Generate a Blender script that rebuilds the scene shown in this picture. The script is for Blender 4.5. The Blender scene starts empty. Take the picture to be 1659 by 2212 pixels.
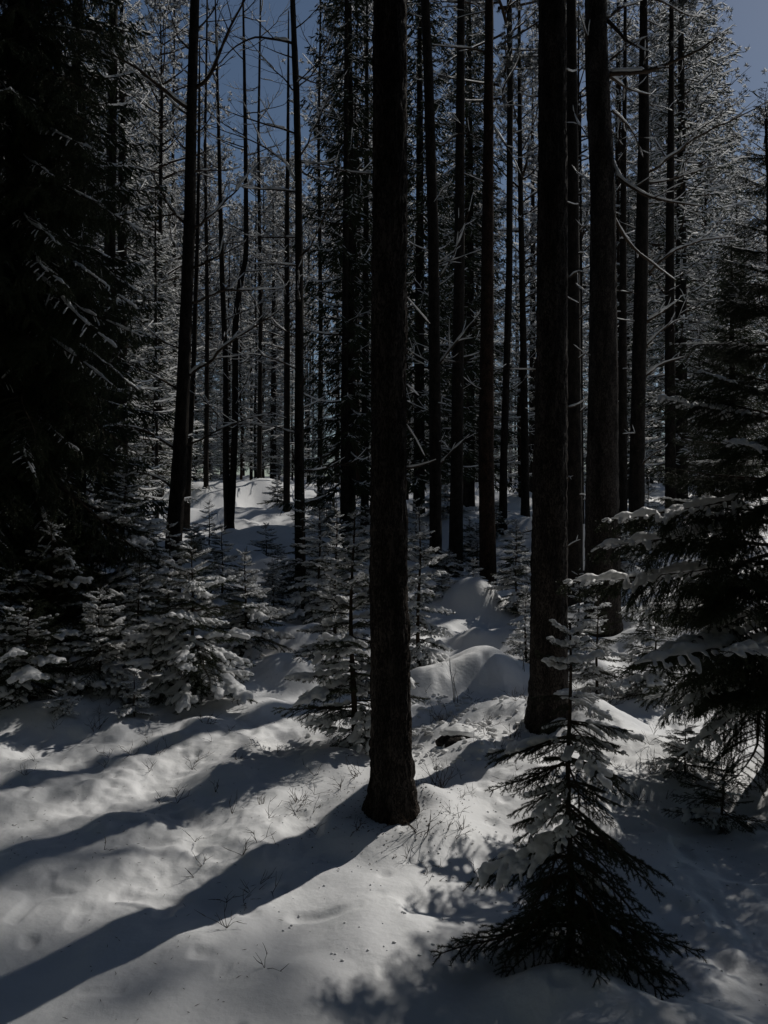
import bpy, math, random
import numpy as np
from mathutils import Vector, Matrix, Euler

# ------------------------------------------------------------------ camera, light, exposure
SC = bpy.context.scene
COL = SC.collection
EYE = 1.6
F = 1662.0           # focal length of the reading grid (1659 x 2212)
CX, CY = 829.5, 1106.0

cam_d = bpy.data.cameras.new('camera')
cam = bpy.data.objects.new('camera', cam_d)
COL.objects.link(cam)
cam.location = (0, 0, EYE)
cam.rotation_euler = (math.radians(90), 0, 0)
cam_d.sensor_fit = 'VERTICAL'
cam_d.sensor_height = 24.0
cam_d.lens = 24.0 * F / 2212.0
cam_d.clip_start = 0.05
cam_d.clip_end = 1500
SC.camera = cam

SUN_EL = math.radians(40)
SUN_AZ = math.radians(40.5)        # clockwise from the view direction (+Y) towards +X
SUN = Vector((math.sin(SUN_AZ) * math.cos(SUN_EL), math.cos(SUN_AZ) * math.cos(SUN_EL), math.sin(SUN_EL)))

world = bpy.data.worlds.new("World")
SC.world = world
world.use_nodes = True
wn = world.node_tree
wn.nodes.clear()
sky = wn.nodes.new('ShaderNodeTexSky')
sky.sky_type = 'NISHITA'
sky.sun_disc = False
sky.sun_elevation = SUN_EL
sky.sun_rotation = SUN_AZ
sky.air_density = 1.0
sky.dust_density = 0.25
sky.ozone_density = 1.2
bg = wn.nodes.new('ShaderNodeBackground')
bg.inputs['Strength'].default_value = 0.078
wo = wn.nodes.new('ShaderNodeOutputWorld')
wn.links.new(sky.outputs[0], bg.inputs['Color'])
wn.links.new(bg.outputs[0], wo.inputs['Surface'])

sl = bpy.data.lights.new('sun', 'SUN')
sl.energy = 5.0
sl.angle = math.radians(0.55)
sl.color = (1.0, 0.965, 0.90)
so = bpy.data.objects.new('sun', sl)
COL.objects.link(so)
so.rotation_euler = (-SUN).to_track_quat('-Z', 'Y').to_euler()

SC.view_settings.view_transform = 'Standard'
SC.view_settings.look = 'None'
SC.view_settings.gamma = 1.0
SC.view_settings.use_curve_mapping = False
SC.view_settings.exposure = -1.04
SC.render.engine = 'CYCLES'
SC.cycles.max_bounces = 9
SC.cycles.diffuse_bounces = 3
SC.cycles.glossy_bounces = 2
SC.cycles.transmission_bounces = 8
SC.cycles.use_denoising = True
SC.cycles.sample_clamp_indirect = 4.0

# ------------------------------------------------------------------ noise
def _hash(ix, iy, iz, seed):
    h = (ix.astype(np.int64) * 374761393 + iy.astype(np.int64) * 668265263 + iz.astype(np.int64) * 2147483647 + seed * 974634777) & 0xffffffff
    h = ((h ^ (h >> 13)) * 1274126177) & 0xffffffff
    h = ((h ^ (h >> 15)) * 2246822519) & 0xffffffff
    return ((h ^ (h >> 16)) & 0xffff) / 65535.0

def vnoise(x, y, z=None, seed=0):
    x = np.asarray(x, float); y = np.asarray(y, float)
    z = np.zeros_like(x) if z is None else np.asarray(z, float)
    ix, iy, iz = np.floor(x), np.floor(y), np.floor(z)
    fx, fy, fz = x - ix, y - iy, z - iz
    sx, sy, sz = [f * f * f * (f * (f * 6 - 15) + 10) for f in (fx, fy, fz)]
    r = 0
    for dx in (0, 1):
        wx = sx if dx else 1 - sx
        for dy in (0, 1):
            wy = sy if dy else 1 - sy
            for dz in (0, 1):
                wz = sz if dz else 1 - sz
                r = r + wx * wy * wz * _hash(ix + dx, iy + dy, iz + dz, seed)
    return r * 2 - 1

# ------------------------------------------------------------------ the ground's height
CTRL = [  # pixel column, pixel row, distance: where the snow surface shows
    (845, 1775, 3.98), (400, 1900, 3.35), (1300, 1900, 3.35), (0, 1900, 3.35), (1659, 1900, 3.35),
    (845, 2200, 2.43), (200, 2200, 2.43), (1500, 2200, 2.43),
    (100, 1570, 5.7), (600, 1560, 5.8), (1185, 1575, 5.5), (1500, 1600, 5.2),
    (500, 1440, 7.2), (150, 1440, 7.0), (900, 1475, 7.0), (1050, 1475, 7.0),
    (640, 1330, 9.0), (330, 1290, 9.5), (1010, 1345, 9.5), (1300, 1340, 8.5), (1520, 1330, 9.0),
    (950, 1243, 12), (1055, 1235, 11.5), (495, 1168, 15), (1400, 1200, 12), (240, 1150, 13),
    (700, 1200, 13), (1600, 1190, 13), (60, 1200, 12),
    (400, 1100, 19), (580, 1095, 19), (800, 1110, 18), (1110, 1110, 18), (1400, 1110, 19),
    (540, 1065, 24), (430, 1065, 24), (250, 1070, 24), (800, 1070, 24), (1110, 1070, 24), (1500, 1070, 24),
    (0, 1070, 24), (1659, 1070, 24),
    (0, 1048, 34), (540, 1042, 32), (1100, 1048, 34), (1659, 1050, 34),
    (200, 1050, 70), (829, 1050, 70), (1500, 1050, 70), (829, 1065, 200),
]
_cu = np.array([(c[0] - CX) / F for c in CTRL])
_cl = np.array([math.log(c[2]) for c in CTRL])
_cz = np.array([EYE - (c[1] - CY) / F * c[2] for c in CTRL])

DOMES = []   # x, y, rx, ry, h
def px(x, y, d):
    return Vector(((x - CX) / F * d, d, EYE - (y - CY) / F * d))
for (dx, dy, dd, rx, ry, h) in [
    (1035, 1475, 7.1, .48, .42, .33), (915, 1478, 6.7, .26, .26, .15), (1018, 1345, 9.6, .38, .32, .36),
    (980, 1600, 5.35, .22, .18, .07), (1110, 1545, 5.9, .35, .25, .09), (1290, 1555, 5.6, .3, .25, .12),
    (620, 1490, 6.9, .32, .24, .14), (660, 1400, 8.0, .3, .24, .16), (850, 1775, 4.05, .34, .3, .085),
    (470, 1090, 20, 1.4, 1.2, .42), (575, 1085, 21, 1.1, 1.1, .5), (1120, 1110, 20.5, .8, .8, .4),
    (600, 1170, 14.5, 1.1, .8, .3), (1185, 1575, 5.55, .34, .28, .10), (1300, 1345, 8.4, .5, .4, .15),
    (250, 1500, 6.4, .5, .4, .12), (90, 1560, 5.7, .45, .3, .12), (1430, 1900, 3.3, .35, .22, .05),
    (1330, 2150, 2.35, .35, .25, .07), (1180, 2100, 2.5, .16, .12, .06), (1010, 1650, 5.0, .2, .15, .07),
    (750, 1640, 5.1, .3, .22, .05),
]:
    DOMES.append(((dx - CX) / F * dd, dd, rx, ry, h))

HOLLOWS = [((845 - CX) / F * 3.98, 3.98, .115), ((1185 - CX) / F * 5.5, 5.5, .14), ((1302 - CX) / F * 8.2, 8.2, .18)]   # sunk rings round the stout trunks
def gh(x, y, fine=False):
    x = np.atleast_1d(np.asarray(x, float)); y = np.atleast_1d(np.asarray(y, float))
    yy = np.maximum(y, 2.2)
    u = np.clip(x / yy, -.62, .62); l = np.log(np.minimum(yy, 220))
    w = np.zeros_like(x); s = np.zeros_like(x)
    for cu, cl, cz in zip(_cu, _cl, _cz):
        k = np.exp(-(((u - cu) / .13) ** 2) - (((l - cl) / .17) ** 2)) + 1e-9
        w += k; s += k * cz
    z = s / w
    for (cx, cy, rx, ry, h) in DOMES:
        q = ((x - cx) / rx) ** 2 + ((y - cy) / ry) ** 2
        z += h * np.exp(-q ** 1.3 * 1.1)
    a = np.clip(yy / 6, .6, 3)
    for (cx, cy, r0) in HOLLOWS:
        r = np.hypot(x - cx, y - cy) + .03 * vnoise(x * 9, y * 9, seed=41)
        z += r0 * (.22 * np.exp(-((r - 2.6 * r0) / (.8 * r0)) ** 2) - .42 * np.exp(-(r / (1.45 * r0)) ** 4))
    z += .06 * vnoise(x * 1.3, y * 1.3, seed=3) * a + .058 * vnoise(x * 3.1 + 5, y * 3.1, seed=4) * np.minimum(a, 1.3)
    if fine:
        m = vnoise(x * 1.1 + 40, y * 1.1, seed=9) * .5 + .5
        g = np.clip(m * 1.6 - .45, 0, 1)
        z += .014 * vnoise(x * 7, y * 7, seed=5) * (.6 + g) + .0085 * vnoise(x * 17, y * 17, seed=6) * (.15 + 1.3 * g)
        c = vnoise(x * 36, y * 36, seed=7)
        z += .0045 * c * g + .003 * np.abs(vnoise(x * 60, y * 60, seed=12)) * g
        pit = np.clip(vnoise(x * 9 + 9, y * 9, seed=11) - .6, 0, 1)
        z -= .05 * pit
    return z
def g1(x, y):
    return float(gh(x, y)[0])

# ------------------------------------------------------------------ materials
def mat(name, col, rough=.9, bump=None, var=None, spec=.2, transl=0.0, extra=None):
    m = bpy.data.materials.new(name); m.use_nodes = True
    nt = m.node_tree; n = nt.nodes; L = nt.links
    b = n['Principled BSDF']
    b.inputs['Base Color'].default_value = (*col, 1)
    b.inputs['Roughness'].default_value = rough
    b.inputs['Specular IOR Level'].default_value = spec
    tc = n.new('ShaderNodeTexCoord')
    if var:
        scale, c2, det, stretch = var
        mp = n.new('ShaderNodeMapping'); mp.inputs['Scale'].default_value = stretch
        nz = n.new('ShaderNodeTexNoise'); nz.inputs['Scale'].default_value = scale; nz.inputs['Detail'].default_value = det
        rp = n.new('ShaderNodeValToRGB')
        rp.color_ramp.elements[0].position = .35; rp.color_ramp.elements[1].position = .68
        rp.color_ramp.elements[0].color = (*col, 1); rp.color_ramp.elements[1].color = (*c2, 1)
        L.new(tc.outputs['Object'], mp.inputs[0]); L.new(mp.outputs[0], nz.inputs['Vector'])
        L.new(nz.outputs['Fac'], rp.inputs[0]); L.new(rp.outputs[0], b.inputs['Base Color'])
    if bump:
        kind, scale, dist, stretch = bump
        mp = n.new('ShaderNodeMapping'); mp.inputs['Scale'].default_value = stretch
        L.new(tc.outputs['Object'], mp.inputs[0])
        if kind == 'bark':
            v = n.new('ShaderNodeTexVoronoi'); v.feature = 'DISTANCE_TO_EDGE'; v.inputs['Scale'].default_value = scale
            nz = n.new('ShaderNodeTexNoise'); nz.inputs['Scale'].default_value = scale * 1.5; nz.inputs['Detail'].default_value = 6
            mx = n.new('ShaderNodeMixRGB'); mx.inputs[0].default_value = .12
            L.new(mp.outputs[0], mx.inputs[1]); L.new(nz.outputs['Color'], mx.inputs[2])
            L.new(mp.outputs[0], nz.inputs['Vector'])
            L.new(mx.outputs[0], v.inputs['Vector'])
            mm = n.new('ShaderNodeMath'); mm.operation = 'MULTIPLY_ADD'; mm.inputs[1].default_value = .6
            L.new(nz.outputs['Fac'], mm.inputs[0]); L.new(v.outputs[0], mm.inputs[2])
            src = mm.outputs[0]
        else:
            nz = n.new('ShaderNodeTexNoise'); nz.inputs['Scale'].default_value = scale; nz.inputs['Detail'].default_value = 8
            L.new(mp.outputs[0], nz.inputs['Vector']); src = nz.outputs['Fac']
        if kind == 'bark' and var:
            cr = n.new('ShaderNodeMapRange'); cr.inputs['From Min'].default_value = .02; cr.inputs['From Max'].default_value = .16
            cr.inputs['To Min'].default_value = .18; cr.inputs['To Max'].default_value = 1.0
            ml = n.new('ShaderNodeMixRGB'); ml.blend_type = 'MULTIPLY'; ml.inputs[0].default_value = 1
            L.new(v.outputs[0], cr.inputs[0]); L.new(rp.outputs[0], ml.inputs[1]); L.new(cr.outputs[0], ml.inputs[2]); L.new(ml.outputs[0], b.inputs['Base Color'])
        bp = n.new('ShaderNodeBump'); bp.inputs['Distance'].default_value = dist; bp.inputs['Strength'].default_value = 1
        L.new(src, bp.inputs['Height']); L.new(bp.outputs[0], b.inputs['Normal'])
    if transl > 0:
        t = n.new('ShaderNodeBsdfTranslucent'); t.inputs[0].default_value = (*[min(1, c * 1.05) for c in col], 1)
        mx = n.new('ShaderNodeMixShader'); mx.inputs[0].default_value = transl
        L.new(b.outputs[0], mx.inputs[1]); L.new(t.outputs[0], mx.inputs[2])
        L.new(mx.outputs[0], n['Material Output'].inputs['Surface'])
    return m

M_SNOW = mat('snow_ground', (.80, .80, .81), .6, bump=('noise', 30, .004, (1, 1, 1)), var=(3.0, (.86, .86, .86), 6, (1, 1, 1)), spec=.3)
M_SNOWB = mat('snow_on_branches', (.90, .90, .90), .5, bump=('noise', 90, .003, (1, 1, 1)), spec=.5, transl=.30)
M_SNOWF = mat('snow_far', (.90, .90, .90), .5, spec=.4, transl=.82)
M_BARKP = mat('pine_bark', (.030, .025, .021), .95, bump=('bark', 30, .035, (1, 1, .33)), var=(9, (.12, .10, .088), 7, (1, 1, .25)), spec=.15)
M_BARKG = mat('grey_bark', (.020, .017, .015), .95, bump=('bark', 40, .012, (1, 1, .4)), var=(20, (.055, .046, .038), 6, (1, 1, .4)), spec=.15)
M_BARKR = mat('reddish_bark', (.026, .018, .013), .95, bump=('bark', 34, .012, (1, 1, .4)), var=(16, (.07, .042, .03), 6, (1, 1, .5)), spec=.15)
M_TWIG = mat('twig_bark', (.035, .025, .018), .9, var=(30, (.07, .05, .035), 4, (1, 1, 1)), spec=.15)
M_NEED = mat('spruce_needles', (.022, .036, .014), .6, var=(9, (.042, .058, .022), 4, (1, 1, 1)), spec=.3)
M_NEEDF = mat('far_needles', (.024, .036, .018), .8, var=(3, (.05, .06, .03), 5, (1, 1, 1)), spec=.15)
M_NEEDP = mat('frosted_needles', (.03, .042, .024), .8, var=(2.2, (.66, .67, .68), 6, (1, 1, 1)), spec=.2, transl=.7)
M_DRY = mat('dry_stalk', (.12, .09, .055), .9, var=(30, (.06, .045, .03), 3, (1, 1, 1)), spec=.1)

# ------------------------------------------------------------------ mesh helpers
class MB:
    def __init__(s): s.v = []; s.f = []; s.m = []; s.n = 0
    def add(s, verts, faces, mi=0):
        s.v.append(np.asarray(verts, float).reshape(-1, 3))
        faces = np.asarray(faces, int) + s.n
        s.f.append(faces); s.m.append(np.full(len(faces), mi)); s.n += len(s.v[-1])
    def tube(s, pts, rad, sides=5, mi=0, flat=1.0, cap=True):
        pts = np.asarray(pts, float); n = len(pts); rad = np.broadcast_to(np.asarray(rad, float), (n,))
        t = np.gradient(pts, axis=0); t /= np.linalg.norm(t, axis=1)[:, None] + 1e-12
        ref = np.array([0, 0, 1.0]) if abs(t[:, 2]).mean() < .8 else np.array([1.0, 0, 0])
        a = np.cross(t, ref); a /= np.linalg.norm(a, axis=1)[:, None] + 1e-12
        b = np.cross(a, t)
        th = np.arange(sides) / sides * 2 * math.pi
        ring = pts[:, None, :] + rad[:, None, None] * (np.cos(th)[None, :, None] * a[:, None, :] + flat * np.sin(th)[None, :, None] * b[:, None, :])
        i = np.arange(n - 1)[:, None] * sides; j = np.arange(sides)[None, :]; k = (j + 1) % sides
        q = np.stack([i + j, i + k, i + sides + k, i + sides + j], -1).reshape(-1, 4)
        s.add(ring.reshape(-1, 3), q, mi)
        if cap:
            base = s.n - n * sides
            for r0, c in ((0, pts[0]), ((n - 1) * sides, pts[-1])):
                s.v.append(c[None, :])
                ci = s.n; s.n += 1
                tri = np.stack([base + r0 + np.arange(sides), base + r0 + (np.arange(sides) + 1) % sides, np.full(sides, ci)], -1)
                s.f.append(tri if r0 else tri[:, ::-1]); s.m.append(np.full(sides, mi))
    def mesh(s, name, mats, smooth=True):
        me = bpy.data.meshes.new(name)
        if s.n == 0:
            return me
        V = np.concatenate(s.v); me.vertices.add(len(V)); me.vertices.foreach_set('co', V.ravel())
        lv = np.concatenate([f.ravel() for f in s.f])
        lt = np.concatenate([np.full(len(f), f.shape[1]) for f in s.f])
        me.loops.add(len(lv)); me.loops.foreach_set('vertex_index', lv)
        me.polygons.add(len(lt))
        me.polygons.foreach_set('loop_start', np.concatenate([[0], np.cumsum(lt)[:-1]]))
        me.polygons.foreach_set('loop_total', lt)
        me.polygons.foreach_set('material_index', np.concatenate(s.m))
        me.polygons.foreach_set('use_smooth', np.full(len(lt), smooth))
        for m in mats: me.materials.append(m)
        me.update(calc_edges=True)
        return me

def link(name, me, parent=None, loc=None, rot=None, scale=None):
    o = bpy.data.objects.new(name, me)
    COL.objects.link(o)
    if parent: o.parent = parent
    if loc is not None: o.location = loc
    if rot is not None: o.rotation_euler = rot
    if scale is not None: o.scale = scale
    return o
def thing(name, label, cat, loc, group=None, rz=0, scale=None):
    o = link(name, None, None, loc, (0, 0, rz), scale)
    o['label'] = label; o['category'] = cat
    if group: o['group'] = group
    return o

ICO = None
def ico():
    global ICO
    if ICO is None:
        import bmesh
        bm = bmesh.new(); bmesh.ops.create_icosphere(bm, subdivisions=1, radius=1)
        bm.verts.ensure_lookup_table()
        ICO = (np.array([v.co[:] for v in bm.verts]), np.array([[v.index for v in f.verts] for f in bm.faces])); bm.free()
    return ICO
def blobs_to_mesh(blobs, voxel, name, rough=.0):
    """blobs: (center, rx, ry, rz) merged by voxel remesh into one soft snow body"""
    mb = MB(); iv, fa = ico()
    for c, rx, ry, rz in blobs:
        mb.add(iv * np.array([rx, ry, rz]) + np.asarray(c), fa)
    me = mb.mesh(name + '_raw', [])
    o = bpy.data.objects.new('tmp', me); COL.objects.link(o)
    md = o.modifiers.new('r', 'REMESH'); md.mode = 'VOXEL'; md.voxel_size = voxel; md.use_smooth_shade = True
    sm = o.modifiers.new('s', 'SMOOTH'); sm.iterations = 2; sm.factor = .5
    dg = bpy.context.evaluated_depsgraph_get(); dg.update()
    out = bpy.data.meshes.new_from_object(o.evaluated_get(dg))
    out.name = name
    bpy.data.objects.remove(o); bpy.data.meshes.remove(me)
    out.materials.clear(); out.materials.append(M_SNOWB)
    n = len(out.vertices); co = np.empty(n * 3); out.vertices.foreach_get('co', co); co = co.reshape(-1, 3)
    co[:, 2] += rough * vnoise(co[:, 0] * 45, co[:, 1] * 45, co[:, 2] * 45, 2)
    out.vertices.foreach_set('co', co.ravel())
    return out

# ------------------------------------------------------------------ spruce branches with needles
def branch_segments(L, rng, nsec, tert, hang, droop, tip_up):
    """main axis along +X; returns list of polylines (pts, r0, r1, level)"""
    out = []
    t = np.linspace(0, 1, 12)
    wob = rng.uniform(-1, 1) * .05 * L
    main = np.stack([L * t, wob * np.sin(t * 3.1) + .02 * L * np.sin(t * 9 + rng.uniform(0, 6)), -droop * L * t ** 1.6 + tip_up * L * t ** 4], -1)
    out.append((main, .011 * L + .0025, .0012, 0))
    for i in range(nsec):
        for side in (-1, 1):
            tt = .10 + .87 * (i + rng.uniform(.1, .9)) / nsec
            p = np.array([np.interp(tt, t, main[:, k]) for k in range(3)])
            l = L * (.42 * (1 - tt) ** .75 * min(1, tt / .25 + .25) + .05) * rng.uniform(.65, 1.15)
            ang = math.radians(rng.uniform(42, 66)); hg = hang * rng.uniform(.5, 1.4)
            s = np.linspace(0, 1, 5)
            a = ang * (1 - .35 * s)
            dxy = np.stack([np.cos(a), side * np.sin(a), -hg * (.25 + s)], -1)
            dxy /= np.linalg.norm(dxy, axis=1)[:, None]
            pts = p + np.concatenate([[np.zeros(3)], np.cumsum(dxy[:-1] * l / 4, axis=0)])
            out.append((pts, .0022 + .004 * l, .001, 1))
            nt = int(l / tert) if tert else 0
            for j in range(nt):
                for sd in (-1, 1):
                    q = .2 + .7 * (j + rng.uniform(0, 1)) / max(nt, 1)
                    pp = np.array([np.interp(q, s, pts[:, k]) for k in range(3)])
                    ll = l * (.42 * (1 - q) + .1) * rng.uniform(.7, 1.2)
                    dd = dxy[min(3, int(q * 4))]
                    lat = np.array([-dd[1], dd[0], 0]) * sd
                    d2 = dd * .75 + lat * .65 + np.array([0, 0, -hg * .9]); d2 /= np.linalg.norm(d2)
                    q2 = pp + np.outer(np.linspace(0, 1, 3), d2 * ll)
                    q2[2, 2] -= .12 * ll * hang
                    out.append((q2, .0016, .0008, 2))
    return out

def needles(mb, segs, rng, per_m, ln, wd, mi):
    P0 = []; D = []
    for pts, r0, r1, lv in segs:
        st = 0
        for a, b in zip(pts[:-1], pts[1:]):
            l = np.linalg.norm(b - a)
            if lv == 0 and (a[0] < .25 * segs[0][0][-1][0]): continue
            k = max(1, int(l * per_m * (1 if lv else .8)))
            u = (np.arange(k) + np.random.rand(k)) / k
            P0.append(a + np.outer(u, b - a)); D.append(np.tile((b - a) / (l + 1e-9), (k, 1)))
    P0 = np.concatenate(P0); D = np.concatenate(D); n = len(P0)
    ref = np.random.normal(size=(n, 3)); ref[:, 2] += .35
    rad = ref - (ref * D).sum(1)[:, None] * D; rad /= np.linalg.norm(rad, axis=1)[:, None] + 1e-9
    ang = np.radians(np.random.uniform(38, 62, n))
    nd = D * np.cos(ang)[:, None] + rad * np.sin(ang)[:, None]
    sd = np.cross(nd, np.random.normal(size=(n, 3))); sd /= np.linalg.norm(sd, axis=1)[:, None] + 1e-9
    l = ln * np.random.uniform(.75, 1.15, n)[:, None]
    V = np.stack([P0 - sd * wd / 2, P0 + sd * wd / 2, P0 + nd * l], 1).reshape(-1, 3)
    mb.add(V, np.arange(n * 3).reshape(-1, 3), mi)

def spruce_branch(name, L, seed, nsec, tert, hang, droop, tip_up, per_m, ln, wd, snow, voxel, cover, rs=1.0):
    rng = random.Random(seed); np.random.seed(seed)
    segs = branch_segments(L, rng, nsec, tert, hang, droop, tip_up)
    mb = MB()
    for pts, r0, r1, lv in segs:
        mb.tube(pts, np.linspace(r0, r1, len(pts)), 5 if lv == 0 else 3, 0, cap=False)
    needles(mb, segs, rng, per_m, ln, wd, 1)
    me = mb.mesh(name, [M_TWIG, M_NEED], smooth=False)
    sn = None
    if snow:
        bl = []
        for pts, r0, r1, lv in segs:
            if lv == 2 and rng.random() > .35 * cover: continue
            if lv == 1 and rng.random() > .5 + .5 * cover: continue
            l = np.linalg.norm(np.diff(pts, axis=0), axis=1).sum()
            base = rs * (.020 if lv == 0 else (.009 if hang > .5 else .0135) if lv == 1 else .009) * (L / .5) ** .35
            k = max(2, int(l / (base * .55)))
            a0 = rng.uniform(0, .3); a1 = rng.uniform(.75, 1.02)
            if hang > .5:
                if lv == 2: continue
                if lv == 1: a1 = rng.uniform(.3, .6)
            ph = rng.uniform(0, 20)
            for q in np.linspace(a0, a1, k):
                p = np.array([np.interp(q, np.linspace(0, 1, len(pts)), pts[:, c]) for c in range(3)])
                cv = vnoise([p[0] * 14 / L + ph], [p[1] * 14 / L], seed=seed)[0]
                if cv < .55 - cover * 1.3: continue
                r = base * (1 + .55 * cv) * rng.uniform(.75, 1.25) * (1 - .35 * abs(2 * q - 1) ** 3)
                bl.append((p + np.array([0, 0, r * .55 + .002]), r * 1.12, r * 1.12, r * .85))
        if bl:
            sn = blobs_to_mesh(bl, voxel, name + '_snow', rough=.0022)
    return me, sn, L

PROTO = {}
def protos():
    A = []
    for i in range(4):   # foreground, sparse
        A.append(spruce_branch('spruce_branch_fore', .45, 10 + i, 9, .055, .40, .16, .03, 1300, .0125, .0018, True, .0045, [.25, .5, .72, .9][i], 1.0))
    PROTO['fore'] = A
    A = []
    for i in range(3):   # long, hanging, for the big near spruce
        A.append(spruce_branch('spruce_branch_long', 1.15, 30 + i, 17, .07, .75, .04, .02, 760, .015, .0028, True, .007, [.35, .6, .85][i], .62))
    PROTO['long'] = A
    A = []
    for i in range(3):   # level boughs with a thick ridge of snow along the top
        A.append(spruce_branch('spruce_branch_laden', 1.15, 60 + i, 17, .07, .85, .03, .02, 760, .015, .0028, True, .007, 1.0, [.72, .85, .98][i]))
    PROTO['comb'] = A
    A = []
    for i in range(2):   # hanging boughs with only a thin edge of snow
        A.append(spruce_branch('spruce_branch_hanging', 1.15, 40 + i, 17, .07, 1.0, .10, .02, 620, .016, .003, True, .006, .8, .40))
    PROTO['drape'] = A
    A = []
    for i in range(4):   # young spruces in the middle distance
        A.append(spruce_branch('spruce_branch_mid', .62, 50 + i, 10, .09, .35, .10, .05, 520, .017, .0035, True, .008, [.22, .38, .52, .66][i], 1.45))
    PROTO['mid'] = A
    A = []
    for i in range(2):   # short top shoots, thickly capped
        A.append(spruce_branch('spruce_shoot', .14, 70 + i, 4, 0, .2, .05, .12, 1500, .012, .0018, True, .004, 1.0, 1.25))
    PROTO['tip'] = A
protos()

def put_branch(parent, kind, idx, loc, az, elev, length, snowy=True, roll=0.0, zs=1.0):
    me, sn, L = PROTO[kind][idx]
    s = length / L
    b = link('branch', me, parent, loc, (roll, -elev, az), (s, s, s * zs))
    if snowy and sn:
        link('snow_load', sn, b)
    return b

def young_spruce(label, X, Y, H, R, kind, seed, whorls, per, e0, e1, snowp=.8, group=None, lean=(0, 0), low=.06, prof=.8, idxs=(0, 1, 2, 3), z0=None, skip=None, cat='spruce', name='young_spruce'):
    rng = random.Random(seed)
    z = g1(X, Y) if z0 is None else z0
    t = thing(name, label, cat, (X, Y, z), group)
    mb = MB(); zz = np.linspace(-.08, 1, 14)
    pts = np.stack([lean[0] * zz * H + .008 * H * np.sin(zz * 7 + seed), lean[1] * zz * H + .006 * np.cos(zz * 6), zz * H], -1)
    r = .012 * H + .004
    mb.tube(pts, r * (1 - .88 * np.clip(zz, 0, 1)), 8)
    link('trunk', mb.mesh('spruce_stem', [M_TWIG]), t)
    def at(f):
        return (float(np.interp(f, zz, pts[:, 0])), float(np.interp(f, zz, pts[:, 1])), f * H)
    n = len(PROTO[kind])
    for w in range(whorls):
        f = low + (0.93 - low) * (w / (whorls - 1)) ** 1.0
        k = per if f < .85 else max(3, per - 1)
        a0 = rng.uniform(0, 6.28)
        for j in range(k):
            ff = min(.95, max(.03, f + rng.uniform(-.4, .4) / whorls))
            az = a0 + j * 6.283 / k + rng.uniform(-.35, .35)
            if skip and skip(az, ff): continue
            ln = R * ((1 - ff) ** prof + .10) * rng.uniform(.5, 1.2)
            if w < 1: ln *= .75
            el = math.radians(e0 + (e1 - e0) * ff + rng.uniform(-15, 15))
            put_branch(t, kind, rng.choice(idxs), at(ff), az, el, ln, rng.random() < snowp, rng.uniform(-.25, .25))
    # leader
    put_branch(t, kind, 0, at(.90), rng.uniform(0, 6), math.radians(84), .16 * H * .8, False, 0)
    return t

# ------------------------------------------------------------------ terrain
def build_ground():
    u = np.concatenate([np.linspace(-3.5, -.75, 40)[:-1], np.linspace(-.75, .75, 470), np.linspace(.75, 3.5, 40)[1:]])
    v = np.concatenate([np.linspace(-6, 1.7, 26)[:-1], np.exp(np.linspace(math.log(1.7), math.log(14), 430)), np.exp(np.linspace(math.log(14), math.log(500), 130))[1:]])
    U, Vv = np.meshgrid(u, v)
    W = np.maximum(Vv + .0, 2.2)
    X = U * W; Y = Vv
    Z = gh(X.ravel(), Y.ravel(), True)
    nx = len(u); ny = len(v)
    i = np.arange(ny - 1)[:, None] * nx + np.arange(nx - 1)[None, :]
    f = np.stack([i, i + 1, i + nx + 1, i + nx], -1).reshape(-1, 4)
    mb = MB(); mb.add(np.stack([X.ravel(), Y.ravel(), Z], -1), f)
    o = link('snow_ground', mb.mesh('snow_ground', [M_SNOW]))
    o['kind'] = 'structure'
build_ground()

# ------------------------------------------------------------------ trunks drawn through pixels at a distance
def poly_from_px(pp, d, base):
    return [px(a, b, d + (c if len(q) > 3 else 0)) - base for q in pp for (a, b, c) in [(q[0], q[1], q[3] if len(q) > 3 else 0)]]

def trunk_mesh(name, pts, rad, sides, rings, material, bark=0.0, flare=0.0, freq=1.0, seed=0):
    pts = np.array([tuple(p) for p in pts]); rad = np.array(rad, float)
    s = np.linalg.norm(np.diff(pts, axis=0), axis=1); s = np.concatenate([[0], np.cumsum(s)])
    q = np.linspace(0, s[-1], rings)
    P = np.stack([np.interp(q, s, pts[:, k]) for k in range(3)], -1)
    # soften the corners of the polyline
    for _ in range(max(2, rings // 25)):
        P[1:-1] = (P[:-2] + 2 * P[1:-1] + P[2:]) / 4
    R = np.interp(q, s, rad)
    th = np.arange(sides) / sides * 2 * math.pi
    C = np.cos(th)[None, :]; S = np.sin(th)[None, :]
    RR = np.repeat(R[:, None], sides, 1)
    Z = P[:, 2][:, None] + 0 * C
    if flare:
        RR = RR * (1 + flare * np.exp(-np.clip(Z, 0, 9) / .10) * (.55 + .45 * np.cos(th * 4 + 1.1)[None, :]))
    if bark:
        a = np.abs(vnoise(C * 11 * freq, S * 11 * freq, Z * 9 * freq, seed + 1))
        b = np.abs(vnoise(C * 23 * freq, S * 23 * freq, Z * 20 * freq, seed + 2))
        c = vnoise(C * 2.2, S * 2.2, Z * 1.2, seed + 3)
        low = 1 + .9 * np.exp(-np.clip(Z, 0, 99) / 1.6)
        RR = RR + bark * low * (a * .8 + b * .7 - .5) + R[:, None] * .025 * c
    X = P[:, 0][:, None] + RR * C; Y = P[:, 1][:, None] + RR * S
    V = np.stack([X, Y, Z], -1).reshape(-1, 3)
    i = np.arange(rings - 1)[:, None] * sides; j = np.arange(sides)[None, :]; k = (j + 1) % sides
    f = np.stack([i + j, i + k, i + sides + k, i + sides + j], -1).reshape(-1, 4)
    mb = MB(); mb.add(V, f)
    return mb.mesh(name, [material])

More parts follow.
